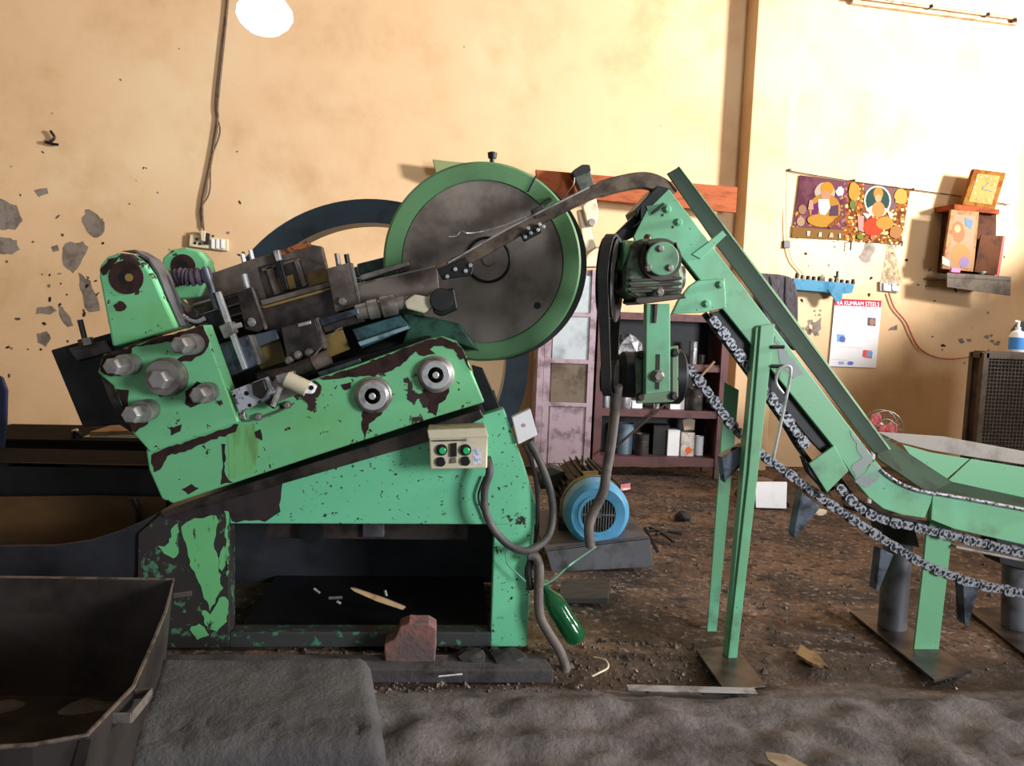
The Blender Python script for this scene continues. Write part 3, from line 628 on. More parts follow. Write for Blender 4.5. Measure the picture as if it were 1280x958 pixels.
for q_ in ([(1064, 540), (1092, 574), (1072, 599), (1062, 586), (1076, 572)], [(968, 420), (984, 440), (1004, 468), (990, 472), (974, 452)], [(1070, 601), (1092, 578), (1104, 588), (1096, 602), (1080, 610)]):
    pr('worn_patch', rag(q_, 2, 5), SP - .002, .003, mat('grey_worn_paint', (126, 132, 132), (104, 150, 126), .5, scale=16, lo=.45, hi=.6), cv, 0)
# black chute down to the pulley, behind the gearbox
pr('chain_cover', [(800, 262), (806, 290), (785, 300), (768, 312), (758, 320), (754, 310), (772, 290)], SP + .05, .06, black, cv, .006)
# gearbox
GY = SP - .22
gx = merge('gearbox', [g_prism([FR(GY).at(*q) for q in ((782, 332), (790, 306), (800, 298), (838, 298), (850, 312), (856, 345), (854, 370), (796, 376), (780, 366))], Vector((0, .2, 0)))], mat('gearbox_oily_green', (92, 116, 88), (44, 42, 36), .5, .2, scale=12, lo=.42, hi=.6), cv, .02)
p = FR(GY); k = 1 / p.scale(824, 325)
lathe('gearbox_neck', p.at(824, 325), (0, -1, 0), [(0, 27 * k), (.03, 26 * k), (.03, 20 * k), (.05, 20 * k)], steel_dk, gx, 32)
cap = lathe('gearbox_cover', p.at(823, 325) + Vector((0, -.05, 0)), (0, -1, 0), [(0, 20.5 * k), (.012, 20.5 * k), (.015, 19.5 * k)], mint_conv, gx, 32)
for x, y in ((825, 311), (810, 335), (837, 335)): hexbolt('cover_bolt', x, y, 3.8, GY - .065, .016, steel, gx)
for i, x in enumerate((806, 817, 829, 841)):
    pr('gearbox_rib', [(x, 303), (x + 6, 303), (x + 7, 322), (x + 1, 322)], GY - .03, .06, black, gx, .004)
cyl('gearbox_shaft_housing', p.at(782, 318) + Vector((0, .09, 0)), (1, 0, 0), .065, .08, mint_conv, gx, 24, .008)
for y in (349, 356, 363): pr('gearbox_fin', [(788, y), (852, y - 3), (853, y + .5), (789, y + 3.5)], GY - .025, .06, steel_dk, gx, .002)
pr('gearbox_foot', [(796, 372), (856, 367), (858, 373), (800, 381), (794, 378)], GY - .03, .24, steel_dk, gx, .004)
hexbolt('drain_plug', 824, 365, 4.5, GY - .03, .02, steel, gx)
cyl('gearbox_side_cap', p.at(853, 346) + Vector((0, .09, 0)), (1, 0, 0), .05, .03, steel, gx, 20, .004)
lathe('top_plug', p.at(814, 300) + Vector((0, .06, 0)), (0, 0, 1), [(0, .016), (.02, .016), (.028, .01)], steel_dk, gx, 10)
# slotted take-up bracket under the gearbox
bk = merge('take_up_bracket', [g_prism([FR(GY + .02).at(*q) for q in ((808, 380), (838, 380), (838, 490), (807, 494))], Vector((0, .05, 0)))], mint_conv, cv, .004)
pr('bracket_slot', [(820, 443), (825, 443), (824, 487), (819, 487)], GY + .018, .004, black, bk, 0)
hexbolt('slot_bolt', 822, 470, 6.5, GY + .02, .03, steel, bk)
pr('bracket_rib', [(818, 380), (823, 380), (821, 404), (817, 404)], GY + .005, .02, steel_dk, bk, .003)
mp_ = merge('motor_plate', [g_prism([FR(GY + .08).at(*q) for q in ((794, 440), (848, 432), (848, 498), (840, 503), (796, 505))], Vector((0, .02, 0)))], mat('dusty_green_paint', (104, 128, 100), (70, 84, 66), .6, scale=9), cv, .004)
pr('plate_groove', [(803, 446), (806, 446), (804, 496), (801, 496)], GY + .078, .003, black, mp_, 0)
pr('plate_groove', [(838, 444), (841, 444), (841, 494), (838, 494)], GY + .078, .003, black, mp_, 0)
for x, y in ((801, 444), (843, 441), (800, 496), (842, 495)): hexbolt('plate_bolt', x, y, 4.5, GY + .08, .022, steel_dk, mp_)
cyl('drive_motor', T(806, 470, GY + .2), (1, 0, 0), .12, .16, black, cv, 24, .01)
cyl('drive_motor_body', T(772, 468, GY + .2), (1, 0, 0), .10, .17, rubber, cv, 24, .02)
# belt pulley pair, edge-on to the viewer's left
def pulley(px, py, rz, rname):
    c = T(px, py, GY + .1); ax = Vector((.93, -.36, 0))
    q = lathe(rname, c, ax, [(-.03, rz * .55), (-.03, rz * .92), (-.03, rz), (-.012, rz * .9), (.012, rz * .9), (.03, rz), (.03, rz * .92), (.03, rz * .55)], rubber, cv, 40, True)
    lathe('pulley_hub', c, ax, [(-.035, .04), (.035, .04)], steel_dk, q, 16)
    for a in range(0, 360, 90):
        u = Vector((math.cos(math.radians(a)) * .36, math.cos(math.radians(a)) * .93, math.sin(math.radians(a))))
        bar('pulley_spoke', c + u * .03, c + u * rz * .6, .03, .02, rubber, q, up=ax)
    return c
c1 = pulley(763, 350, .175, 'belt_pulley'); c2 = pulley(762, 470, .07, 'belt_pulley')
ax = Vector((.93, -.36, 0)); u = Vector((.36, .93, 0)); Zv = Vector((0, 0, 1)); loop = []
for i in range(19): q = math.pi * i / 18; loop.append(c1 + u * (math.cos(q) * .176) + Zv * (math.sin(q) * .176))
for i in range(11): q = math.pi + math.pi * i / 10; loop.append(c2 + u * (math.cos(q) * .074) + Zv * (math.sin(q) * .074))
vs, fs = [], []; n = len(loop)
for i, q in enumerate(loop):
    d = (loop[(i + 1) % n] - loop[i - 1]).normalized(); o_ = d.cross(ax).normalized()
    for s, t in ((-1, 0), (1, 0), (1, 1), (-1, 1)): vs.append(q + ax * (.02 * s) + o_ * (.012 * t))
for i in range(n):
    j = (i + 1) % n
    for s in range(4): fs.append((i * 4 + s, i * 4 + (s + 1) % 4, j * 4 + (s + 1) % 4, j * 4 + s))
obj('drive_belt', vs, fs, rubber, cv)
# front leg pair (angle irons) on a foot plate
def post(pts, Y, d, name='leg'): return pr(name, pts, Y, d, mint_conv, cv, .003)
post([(951, 407), (969, 405), (966, 430), (921, 826), (910, 824), (936, 590)], CY, .012)
post([(945, 410), (951, 407), (936, 590), (910, 824), (908, 822), (930, 580)], CY + .012, .05)
lb = post([(906, 478), (924, 488), (918, 560), (896, 790), (884, 790), (898, 600)], CB, .012)
tagp = pr('gusset', [(902, 596), (915, 560), (938, 556), (930, 580), (906, 602)], SP + .05, .01, steel_dk, cv, .002)
fp = [G(870, 812, .012), G(918, 806, .012), G(958, 858, .012), G(905, 862, .012)]
prism3('foot_plate', fp, Vector((0, 0, -.014)), steel_dk, cv, .002)
# second support: wide front leg and grey tube
F2 = G(1168, 815).y
post([(1162, 626), (1192, 636), (1188, 690), (1173, 818), (1142, 816), (1153, 720)], F2, .012)
for x, y in ((1165, 641), (1187, 641)): cylp('leg_hole', x, y, 1.8, F2 - .001, .004, black, cv, 10)
prism3('foot_plate', [G(1062, 764, .012), G(1106, 762, .012), G(1214, 838, .012), G(1168, 850, .012)], Vector((0, 0, -.014)), steel_dk, cv, .002)
p0 = G(1115, 784, .01); top = T(1124, 660, p0.y)
tube('support_tube', [p0, top], .068, galv, cv, 20, curve=False)
prism3('foot_plate', [G(1210, 762, .012), G(1250, 758, .012), G(1330, 815, .012), G(1290, 825, .012)], Vector((0, 0, -.014)), steel_dk, cv, .002)
p0 = G(1270, 784, .01); top = T(1272, 668, p0.y)
tube('support_tube', [p0, top], .068, galv, cv, 20, curve=False)
pr('tube_clamp', [(1102, 650), (1142, 655), (1150, 685), (1108, 676)], p0.y - .09, .12, black, cv, .004)
pr('tube_clamp', [(1244, 668), (1290, 678), (1290, 715), (1250, 705)], p0.y - .09, .12, black, cv, .004)
# lower bend and horizontal hopper
H1 = SP
pr('bend_plate', [(1068, 601), (1078, 589), (1094, 575), (1104, 588), (1120, 602), (1142, 612), (1166, 618), (1164, 628), (1156, 648), (1128, 644), (1104, 636), (1086, 622)], H1, .02, mint_conv, cv, .003)
tube('bend_bead', [T(1101, 588, H1 - .006), T(1120, 602, H1 - .006), T(1142, 612, H1 - .006), T(1168, 618, H1 - .006)], .009, chainm, cv, 8)
pr('lower_side_plate', [(1166, 618), (1200, 622), (1300, 640), (1300, 686), (1194, 662), (1164, 650)], H1 + .004, .02, mint_conv, cv, .003)
tube('lower_bead', [T(1168, 617, H1 - .004), T(1220, 626, H1 - .004), T(1300, 641, H1 - .004)], .009, chainm, cv, 8, curve=False)
# tray floor running back from the near side to the far hopper wall
def quad3(name, q, m, th=.006):
    q = [Vector(a) for a in q]; nn = (q[1] - q[0]).cross(q[2] - q[0]).normalized(); return prism3(name, q, nn * th, m, cv)
nA, nB, nC = T(1096, 574, H1), T(1160, 618, H1 + .02), T(1300, 642, H1 + .02)
fA, fB, fC = T(1092, 540, CB), T(1190, 604, CB), T(1300, 628, CB)
dark_tray = mat('dark_tray_green', (30, 52, 38), (18, 24, 20), .8, scale=5, spec=.2)  # tray floor coloured darker than the hopper walls
quad3('tray_floor', [nA, nB, fB, fA], dark_tray)
quad3('tray_floor', [nB, nC, fC, fB], dark_tray)
pr('hopper_wall', [(1128, 556), (1164, 566), (1212, 574), (1178, 604), (1150, 586)], CB + .02, .006, mint_conv, cv, .001)
pr('hopper_wall', [(1214, 574), (1300, 588), (1300, 630), (1182, 604)], CB + .02, .006, mint_conv, cv, .001)
pr('sheet_behind_hopper', [(1096, 540), (1180, 546), (1300, 568), (1300, 584), (1212, 571), (1164, 563), (1124, 553)], CB + .14, .006, mat('pale_grey_sheet', (150, 142, 136), (120, 112, 106), .7, scale=5), cv, .001)  # separate pale sheet behind the hopper, not part of its wall
# chains: a dark core strip with every link a piece of its own
def link_mesh():
    parts = []
    for s in (-1, 1):
        o_ = [Vector((.019 * math.cos(math.radians(a)) + (.020 if abs(a) < 90 else -.020), s * .012, .013 * math.sin(math.radians(a)))) for a in (-80, -40, 0, 40, 80, 100, 140, 180, 220, 260)]
        o_ = [Vector((v.x * .8, v.y, v.z)) for v in o_]
        parts.append(g_prism(o_, Vector((0, s * .004, 0))))
    NPL = sum(len(p[1]) for p in parts)
    for sx in (-1, 1): parts.append(g_lathe(Vector((sx * .017, -.019, 0)), (0, 1, 0), [(0, .0055), (.038, .0055)], 8))
    vs, fs = [], []
    for v, f in parts:
        k = len(vs); vs += v; fs += [tuple(i + k for i in q) for q in f]
    me = bpy.data.meshes.new('link'); me.from_pydata([tuple(v) for v in vs], [], fs); me.materials.append(chainm); me.materials.append(black)
    for f in me.polygons: f.material_index = 1 if f.index >= NPL else 0
    return me
LINK = link_mesh()
def chain(name, pts, Y, pitch=.062):
    C = catmull([T(x, y, Y) for x, y in pts], 16)
    core = tube(name, C, .013, black, cv, 6, curve=False)
    acc = 0; nxt = pitch / 2; k = 0
    for i in range(len(C) - 1):
        d = C[i + 1] - C[i]; L_ = d.length
        while acc + L_ >= nxt:
            p = C[i] + d * ((nxt - acc) / L_); o = bpy.data.objects.new('link', LINK); COL.objects.link(o)
            o.parent = core; ang = math.atan2(d.z, d.x)
            o.location = p - WL[core]; o.rotation_euler = (0, -ang, 0); o.scale = (1.0, 1.25 if k % 2 else .9, 1.75 if k % 2 else 1.45); k += 1
            nxt += pitch
        acc += L_
    return core
KY = CY + .10
chain('return_chain', [(858, 456), (884, 490), (912, 528), (945, 562), (985, 592), (1025, 622), (1062, 647), (1100, 672), (1140, 697), (1180, 716), (1225, 731), (1300, 746)], KY)
chain('carrier_chain', [(888, 396), (912, 428), (945, 474), (980, 520), (1008, 560)], KY - .03)
chain('carrier_chain', [(1046, 606), (1062, 624), (1082, 640), (1108, 651), (1140, 658), (1190, 670), (1230, 680), (1300, 696)], KY - .02)
tube('chain_guide', [T(880, 392, KY), T(920, 446, KY), T(975, 522, KY), T(1000, 562, KY), T(1040, 612, KY)], .014, black, cv, 6)
tube('chain_guide', [T(1046, 596, KY), T(1066, 622, KY), T(1092, 640, KY), T(1120, 648, KY), T(1160, 655, KY)], .014, black, cv, 6)
bar('chain_guide_bar', T(1190, 682, KY), T(1300, 704, KY), .012, .06, steel, cv)
for pts in ([(1002, 616), (1026, 634), (994, 674), (992, 668)], [(1101, 686), (1117, 694), (1098, 740), (1095, 738)], [(1204, 732), (1224, 734), (1210, 784), (1206, 780)], [(902, 572), (930, 556), (938, 560), (906, 604)]):
    pr('chain_flight', pts, KY - .03, .06, steel_bl, cv, .002)
# bent rod hook and round iron on the leg
tube('bent_rod', [T(979, 492, CY - .02), T(970, 478, CY - .02), T(974, 462, CY - .02), T(986, 458, CY - .02), T(988, 470, CY - .02), T(978, 520, CY - .02), T(966, 575, CY - .02)], .007, steel_br, cv, 8)
for x, y in ((972, 434), (972, 458)): tube('leg_bolt', [T(964, y, CY - .005), T(980, y, CY - .005)], .008, black, cv, 8, curve=False)
# ================================================================== MOTOR
mb = G(750, 712); MO = mb.y + .04
mt = thing('electric_motor', 'blue and black electric motor with slotted fan cowl on a steel channel', 'motor', (mb.x, MO, .17))
p = FR(MO); k = 1 / p.scale(748, 644); c = p.at(748, 644)
cw = lathe('fan_cowl', c, (0, 1, 0), [(0, 23 * k), (-.0, 24 * k), (0, 34 * k), (.03, 40 * k), (.05, 41.5 * k), (.16, 41.5 * k), (.16, 24 * k)], blue_m, mt, 48, True)
lathe('cowl_band', c + Vector((0, .16, 0)), (0, 1, 0), [(0, 42.5 * k), (.06, 42.5 * k)], mat('olive_brown_paint', (104, 98, 66), (70, 66, 50), .6, scale=9), mt, 48)
cyl('fan_back', c + Vector((0, .05, 0)), (0, 1, 0), 24 * k, .01, black, mt, 32)
lathe('grille_ring', c + Vector((0, -.002, 0)), (0, -1, 0), [(0, 22 * k), (.004, 22 * k), (.004, 26 * k), (0, 26 * k)], blue_m, cw, 40, True)
for i in range(-6, 7):
    x = i * 3.4 * k; hh = math.sqrt(max(0, (22 * k) ** 2 - x * x))
    bar('grille_bar', c + Vector((x, 0, -hh)), c + Vector((x, 0, hh)), .008, .006, galv, cw)
bar('grille_bar', c + Vector((-22 * k, -.002, 0)), c + Vector((22 * k, -.002, 0)), .012, .006, galv, cw)
cyl('grille_boss', c + Vector((0, -.008, 0)), (0, 1, 0), 4 * k, .012, galv, cw, 16)
body = lathe('stator_body', c + Vector((0, .22, 0)), (0, 1, 0), [(0, 38 * k), (.02, 39 * k), (.6, 39 * k), (.64, 34 * k)], motor_m, mt, 48)
finm = None
for i in range(30):
    a = 2 * math.pi * i / 30; d = Vector((math.cos(a), 0, math.sin(a)))
    if d.z < -.75: continue
    fo = bar('cooling_fin', c + d * (38 * k) + Vector((0, .26, 0)), c + d * (38 * k) + Vector((0, .8, 0)), .008, .07, motor_m, body, up=d, bevel=0)
lathe('lifting_eye', c + Vector((-.02, .5, 41 * k)), (0, 0, 1), [(0, .022), (.02, .022), (.022, .01), (.08, .01)], steel, mt, 12)
pr('terminal_box', [(672, 590), (690, 584), (706, 590), (704, 610), (676, 612)], MO + .45, .15, motor_m, mt, .006)
pr('name_plate', [(728, 590), (748, 589), (748, 594), (730, 595)], MO + .24, .01, mustard, mt, 0)
for s in (-1, 1): bar('motor_foot', c + Vector((s * .15, .3, -c.z + .16)), c + Vector((s * .15, .75, -c.z + .16)), .1, .1, motor_m, mt)
ch = thing('motor_channel', 'long grey steel channel bed under the blue motor', 'steel channel', (mb.x, MO, 0))
pr('channel_web', [(682, 688), (812, 672), (817, 709), (690, 716)], mb.y - .02, .03, galv, ch, .004)
q = [T(682, 688, mb.y - .02), T(812, 672, mb.y - .02)]
prism3('channel_flange', [q[0], q[1], q[1] + Vector((0, .9, 0)), q[0] + Vector((0, .9, 0))], Vector((0, 0, -.012)), galv, ch, .003)
prism3('channel_back', [q[0] + Vector((0, .87, -.02)), q[1] + Vector((0, .87, -.02)), Vector((q[1].x, q[1].y + .87, 0)), Vector((q[0].x, q[0].y + .87, 0))], Vector((0, .03, 0)), galv, ch)
bar('floor_stud', T(806, 660, MO + .1), T(822, 690, MO - .04), .02, .02, rubber, ch)
# ================================================================== FOREGROUND AND FLOOR THINGS
# oil tank left of the machine
tk = thing('oil_tank', 'dark sheet steel oil tank with brown oily slope left of the machine', 'tank', tuple(G(60, 800)))
TY = MY + .02
pr('front_sheet', [(-60, 684), (70, 682), (112, 676), (150, 664), (178, 652), (200, 640), (172, 668), (170, 812), (-60, 816)], TY, .02, tank_m, tk, .003)
ta, tb = T(-60, 684, TY), T(200, 640, TY)
pr('oil_slope', [(-60, 622), (120, 620), (206, 622), (206, 700), (-60, 700)], TY + .5, .01, oil_m, tk, 0)
pr('back_sheet', [(-60, 577), (215, 583), (215, 640), (-60, 640)], TY + .58, .02, black, tk, .002)
prism3('top_ledge', [T(-60, 577, TY + .58), T(215, 583, TY + .58), T(215, 583, TY + .58) + Vector((0, .4, 0)), T(-60, 577, TY + .58) + Vector((0, .4, 0))], Vector((0, 0, -.02)), mat('matte_grime', (30, 27, 25), (22, 20, 19), .95, scale=7, spec=.1), tk, .002)
tube('tank_hose', [T(166, 624, TY + .48), T(172, 640, TY + .48), T(170, 660, TY + .48)], .012, black, tk, 8)
bc = thing('workbench', 'dark cluttered bench against the wall behind the oil tank', 'bench', tuple(G(60, 680)))
by_ = TY + 1.25
pr('bench_front', [(-60, 552), (215, 556), (215, 600), (-60, 600)], by_, .03, mat('matte_grime', (30, 27, 25), (22, 20, 19), .95, scale=7, spec=.1), bc, .003)
ba, bb = T(-60, 548, by_), T(215, 552, by_)
prism3('bench_top', [ba, bb, bb + Vector((0, .6, 0)), ba + Vector((0, .6, 0))], Vector((0, 0, -.03)), mat('matte_grime', (30, 27, 25), (22, 20, 19), .95, scale=7, spec=.1), bc, .004)
for x in (ba.x + .05, bb.x - .05):
    for yy in (by_ + .05, by_ + .55): bar('bench_leg', (x, yy, 0), (x, yy, ba.z - .03), .05, .05, black, bc)
for i, (q, m_) in enumerate((([(104, 546), (150, 543), (190, 544), (188, 549), (106, 551)], cream), ([(112, 540), (186, 538), (186, 543), (112, 546)], mat('cardboard', (150, 120, 84), (120, 94, 64), .8, scale=9)))):
    tag(pr('sheet_bundle', q, by_ + .1, .3, m_, None, .002), ('flat cream sheet bundle on the back bench, lower one', 'flat cardboard sheet lying on top of the bench bundle')[i], 'sheet')
sb = thing('spray_nozzle', 'small dark tap with chrome top on the back bench', 'tap', tuple(T(94, 552, by_ + .06)))
tube('tap_body', [T(92, 552, by_ + .06), T(93, 540, by_ + .06), T(102, 546, by_ + .06)], .014, black, sb, 8)
tube('tap_top', [T(91, 540, by_ + .06), T(97, 538, by_ + .06)], .012, steel_br, sb, 8, curve=False)
# chair at the left edge
cr = thing('plastic_chair', 'navy blue plastic chair back at the left edge beside the bench', 'chair', tuple(G(-25, 640)))
cy_ = TY + 1.05; nav = mat('navy_plastic', (36, 46, 84), (28, 34, 60), .45, scale=4)
pr('backrest', [(-60, 466), (-10, 466), (2, 472), (8, 488), (7, 530), (3, 566), (-60, 566)], cy_, .03, nav, cr, .012)
s0 = T(-30, 566, cy_)
prism3('seat', [Vector((s0.x - .24, cy_ - .42, .43)), Vector((s0.x + .2, cy_ - .42, .43)), Vector((s0.x + .2, cy_, .44)), Vector((s0.x - .24, cy_, .44))], Vector((0, 0, -.03)), nav, cr, .01)
for dx in (-.2, .16):
    for dy in (-.38, -.02): bar('leg', (s0.x + dx, cy_ + dy, 0), (s0.x + dx, cy_ + dy, .43 if dy < -.1 else s0.z), .04, .04, nav, cr)
# sheet-steel tub
tz = .46
tub = thing('scrap_tub', 'grimy open sheet steel tub with a strap handle in the foreground', 'tub', tuple(G(20, 900)))
R_ = [LV(tz).at(*q) for q in ((-140, 720), (217, 725), (207, 765), (190, 806), (166, 860), (108, 920), (40, 932), (-160, 944))]
cen = sum(R_, Vector()) / len(R_)
Bt = [cen + (v - cen) * (.9 if i in (0, 7) else .86) - Vector((0, 0, tz - .02)) for i, v in enumerate(R_)]
In = [cen + (v - cen) * .985 for v in R_]; Bi = [b + Vector((0, 0, .015)) for b in Bt]
n = len(R_); vs = R_ + Bt + In + Bi; fs = []
for i in range(n):
    j = (i + 1) % n; fs += [(i, j, n + j, n + i), (2 * n + j, 2 * n + i, 3 * n + i, 3 * n + j), (i, 2 * n + i, 2 * n + j, j)]
fs += [tuple(range(n, 2 * n)), tuple(range(3 * n, 4 * n))]
obj('tub_shell', vs, fs, tub_m, tub, False, .003)
tube('rim_bead', R_ + [R_[0]], .006, mat('scuffed_rim', (104, 92, 84), (60, 50, 46), .5, .3, scale=20), tub, 6, curve=False)
h0, h1 = LV(tz - .03).at(136, 898), LV(tz - .03).at(168, 868); h2, h3 = LV(tz - .03).at(190, 866), LV(tz - .03).at(164, 898)
for a_, b_ in ((h0, h3), (h3, h2), (h2, h1)): bar('strap_handle', a_, b_, .006, .028, mat('handle_strap', (120, 112, 106), (70, 62, 58), .5, .3, scale=20), tub, up=(0, 0, 1))
bar('corner_strap', T(108, 922, R_[5].y - .004), T(92, 985, R_[5].y - .004), .03, .006, tub_m, tub)
bar('side_tab', LV(tz - .08).at(216, 745), LV(tz - .08).at(240, 742), .02, .01, tub_m, tub)
# dusty block
dust = mat('dust_covered_cement', (92, 90, 90), (74, 72, 74), .95, scale=3, lo=.35, hi=.7, bump=.5, bscale=60, spec=.1)
zt = .24
q = [G(196, 818, zt), G(462, 818, zt), G(474, 850, zt), G(484, 925, zt), G(150, 940, zt), G(160, 880, zt)]
nxg, nyg = 40, 26; vs, fs = [], []
def bil(s, t):
    a = q[0].lerp(q[1], s); b = q[4].lerp(q[3], s); return b.lerp(a, t)
for j in range(nyg + 1):
    for i in range(nxg + 1):
        s, t = i / nxg, j / nyg; p = bil(s, t)
        e = min(s, 1 - s) * .8; f = min(t, 1 - t) * .5; r = .045
        dz = sum((r - d) ** 2 / r * .9 for d in (e, f) if d < r)
        p.z += -dz + .012 * noise.noise(p * 5) + .005 * noise.noise(p * 20) - (.02 * max(0, .35 - t) / .35) + (.012 * noise.noise(p * 30) if t < .3 else 0)
        vs.append(p)
for j in range(nyg):
    for i in range(nxg): a = j * (nxg + 1) + i; fs.append((a, a + 1, a + nxg + 2, a + nxg + 1))
ring = [i for i in range(nxg + 1)] + [j * (nxg + 1) + nxg for j in range(1, nyg + 1)] + [nyg * (nxg + 1) + i for i in range(nxg - 1, -1, -1)] + [j * (nxg + 1) for j in range(nyg - 1, 0, -1)]
k0 = len(vs); cen = sum((vs[i] for i in ring), Vector()) / len(ring)
for i in ring: v = vs[i]; d = (v - cen); d.z = 0; vs.append(Vector((v.x, v.y, 0)) + d * .05)
for a in range(len(ring)): b = (a + 1) % len(ring); fs.append((ring[a], ring[b], k0 + b, k0 + a))
fs.append(tuple(k0 + i for i in range(len(ring))))
blk = obj('cement_block', vs, fs, dust, None, True); tag(blk, 'big rounded grey block thick with dust before the machine base', 'block')
# plinth, brick, rubble, boards
pl_ = obj('machine_plinth', *g_prism([G(150, 836, .02), G(692, 838, .02), G(680, 818, .02), G(150, 818, .02)], Vector((0, 0, -.06))), mat('dark_cement', (70, 66, 68), (48, 44, 44), .9, scale=9, bump=.3), None, False, .006)
tag(pl_, 'thin dark cement footing strip in front of the machine base', 'footing')
def rock(name, c, s, m, seedv, parent=None):
    bm = bmesh.new(); bmesh.ops.create_icosphere(bm, subdivisions=2, radius=1)
    vs = []
    for v in bm.verts:
        p = v.co * (1 + .35 * noise.noise(v.co * 1.3 + Vector((seedv, 0, 0)))); vs.append(Vector((c[0] + p.x * s[0], c[1] + p.y * s[1], c[2] + p.z * s[2])))
    fs = [tuple(x.index for x in f.verts) for f in bm.faces]; bm.free()
    return obj(name, vs, fs, m, parent, False)
bkm = mat('old_red_brick', (126, 86, 80), (92, 78, 78), .9, scale=9, lo=.4, hi=.6, bump=.4)
o = pr('broken_brick', rag([(480, 806), (492, 800), (500, 784), (512, 779), (536, 780), (545, 786), (544, 830), (482, 831)], .8, 8), MY - .16, .1, bkm, None, .006)
tag(o, 'broken red brick standing against the sill of the machine base', 'brick')
for i, (x, y, s, lab) in enumerate(((591, 822, (.075, .06, .035), 'flat dark lump of hardened grease nearest the red brick'), (636, 824, (.09, .06, .04), 'flat dark lump of hardened grease at the right machine leg'))):
    c_ = G(x, y); tag(rock('grease_lump', (c_.x, c_.y - .04, .02), s, rubber, i * 3.3), lab, 'lump')
o = prism3('dark_board', [G(702, 726, .05), G(764, 722, .07), G(760, 748, .05), G(698, 748, .03)], Vector((0, 0, -.03)), mat('dark_timber', (62, 58, 56), (44, 40, 38), .8, scale=8, stretch=(1, 6, 1)), None, .003)
tag(o, 'dark short board lying before the motor channel', 'board')
o = bar('steel_strip', G(784, 860, .012), G(945, 864, .012), .05, .004, steel_br, None, up=(0, 0, 1)); o.data.materials[0] = mat('strip_steel', (150, 152, 158), (96, 94, 94), .5, .2, scale=9); tag(o, 'thin shiny steel strip lying on the floor by the conveyor foot', 'steel strip')
o = pr('wood_splinter', [(438, 736), (444, 737), (480, 749), (507, 760), (503, 763), (470, 752), (443, 740)], MY + .2, .02, mat('pale_wood', (214, 180, 140), (190, 140, 92), .7, scale=20), None, .002)
tag(o, 'pale split wood sliver lying inside the machine base', 'wood splinter')
o = pr('cardboard_scrap', [(956, 940), (985, 944), (1010, 958), (980, 962), (960, 950)], LV(.05), .006, mat('cardboard2', (150, 134, 112), (126, 108, 88), .8, scale=9), None, 0)
tag(o, 'torn cardboard scrap at the bottom edge of the picture', 'scrap')
wp = [(1000, 806), (1022, 818), (1036, 834), (1016, 830), (996, 818)]
tag(pr('sack_scrap', rag(wp, 1, 6), LV(.02), .012, mat('tan_paper', (140, 116, 84), (110, 90, 66), .9, scale=12), None, 0), 'tan crumpled paper scrap on the oily floor between conveyor legs', 'scrap')
# loose gravel and chips nobody could count
vs, fs = [], []
for i in range(2600):
    if i < 1900: x, y = random.uniform(-.6, 4.6), random.uniform(3.05, 6.6)
    else: x, y = random.uniform(-.8, 1.2), random.uniform(3.0, 3.5)
    s = random.uniform(.004, .013) * (1 if random.random() < .93 else 2.0); z = rough_floor(x, y); k = len(vs); a = random.uniform(0, 3)
    for dx, dy, dz in ((1, .2, 0), (-.3, 1, 0), (-.8, -.7, 0), (.5, -.9, 0), (.1, .1, .9)):
        vs.append(Vector((x + s * (dx * math.cos(a) - dy * math.sin(a)), y + s * (dx * math.sin(a) + dy * math.cos(a)), z + s * dz)))
    fs += [(k, k + 1, k + 4), (k + 1, k + 2, k + 4), (k + 2, k + 3, k + 4), (k + 3, k, k + 4), (k + 3, k + 2, k + 1, k)]
o = obj('gravel_chips', vs, fs, mat('mixed_chips', (96, 84, 76), (50, 44, 42), .8, scale=9, lo=.4, hi=.6, spots=None, c3=(190, 182, 176), s3=30, lo3=.62, hi3=.66)); tag(o, 'loose chips and grit strewn over the dirt floor', 'gravel', kind='stuff')
# turnings and nails inside the base and on the floor
for i, (x, y, dx, dy, Y) in enumerate(((548, 846, 30, -3, MY - .22),)):
    tag(tube('loose_nail', [G(x, y, .02), G(x + dx, y + dy, .02)], .004, steel_br, None, 6, curve=False), 'thin bright nail on the grit before the machine footing', 'nail')
for i, (x, y, dx, dy) in enumerate(((392, 736, 8, 6), (411, 748, 17, -1), (421, 752, 5, 3), (481, 738, 2, 7))):
    tag(tube('loose_bolt', [T(x, y, MY + .3), T(x + dx, y + dy, MY + .3)], .008, steel, None, 6, curve=False), ('leftmost small loose bolt', 'longest small loose bolt', 'shortest small loose bolt', 'small loose bolt nearest the wood sliver')[i] + ' in the dark machine base', 'bolt', 'loose bolts inside the machine base')
o = tube('string_scrap', [G(742, 822, .02), G(757, 826, .03), G(760, 835, .02), G(748, 842, .02), G(740, 846, .02)], .004, cream, None, 6); tag(o, 'curled pale string scrap on the floor beside the green bottle', 'string')
# bottle
bp_, bq = T(677, 728, MY + .02), T(723, 802, MY - .04)
d = (bq - bp_); L_ = d.length; glass_g = mat('green_bottle_plastic', (20, 110, 62), None, .12, trans=.55, spec=.6)
bt = thing('green_bottle', 'dented green plastic bottle hanging neck up by the machine leg', 'bottle', tuple(bq))
lathe('bottle_body', bp_, d, [(0, .014), (.03, .014), (.05, .022), (.09, .044), (.14, .05), (L_ * .6, .047), (L_ * .7, .05), (L_ - .03, .05), (L_ - .01, .044), (L_, .03)], glass_g, bt, 24)
cyl('bottle_cap', bp_ - d.normalized() * .012, d, .017, .024, mat('green_cap', (30, 120, 70)), bt, 14)
tube('neck_wire', [T(672, 735, MY - .05), T(690, 726, MY - .05), T(706, 712, MY - .05), T(716, 704, MY - .03), T(745, 684, MY + .3)], .004, mat('green_wire', (110, 170, 150)), bt, 6)
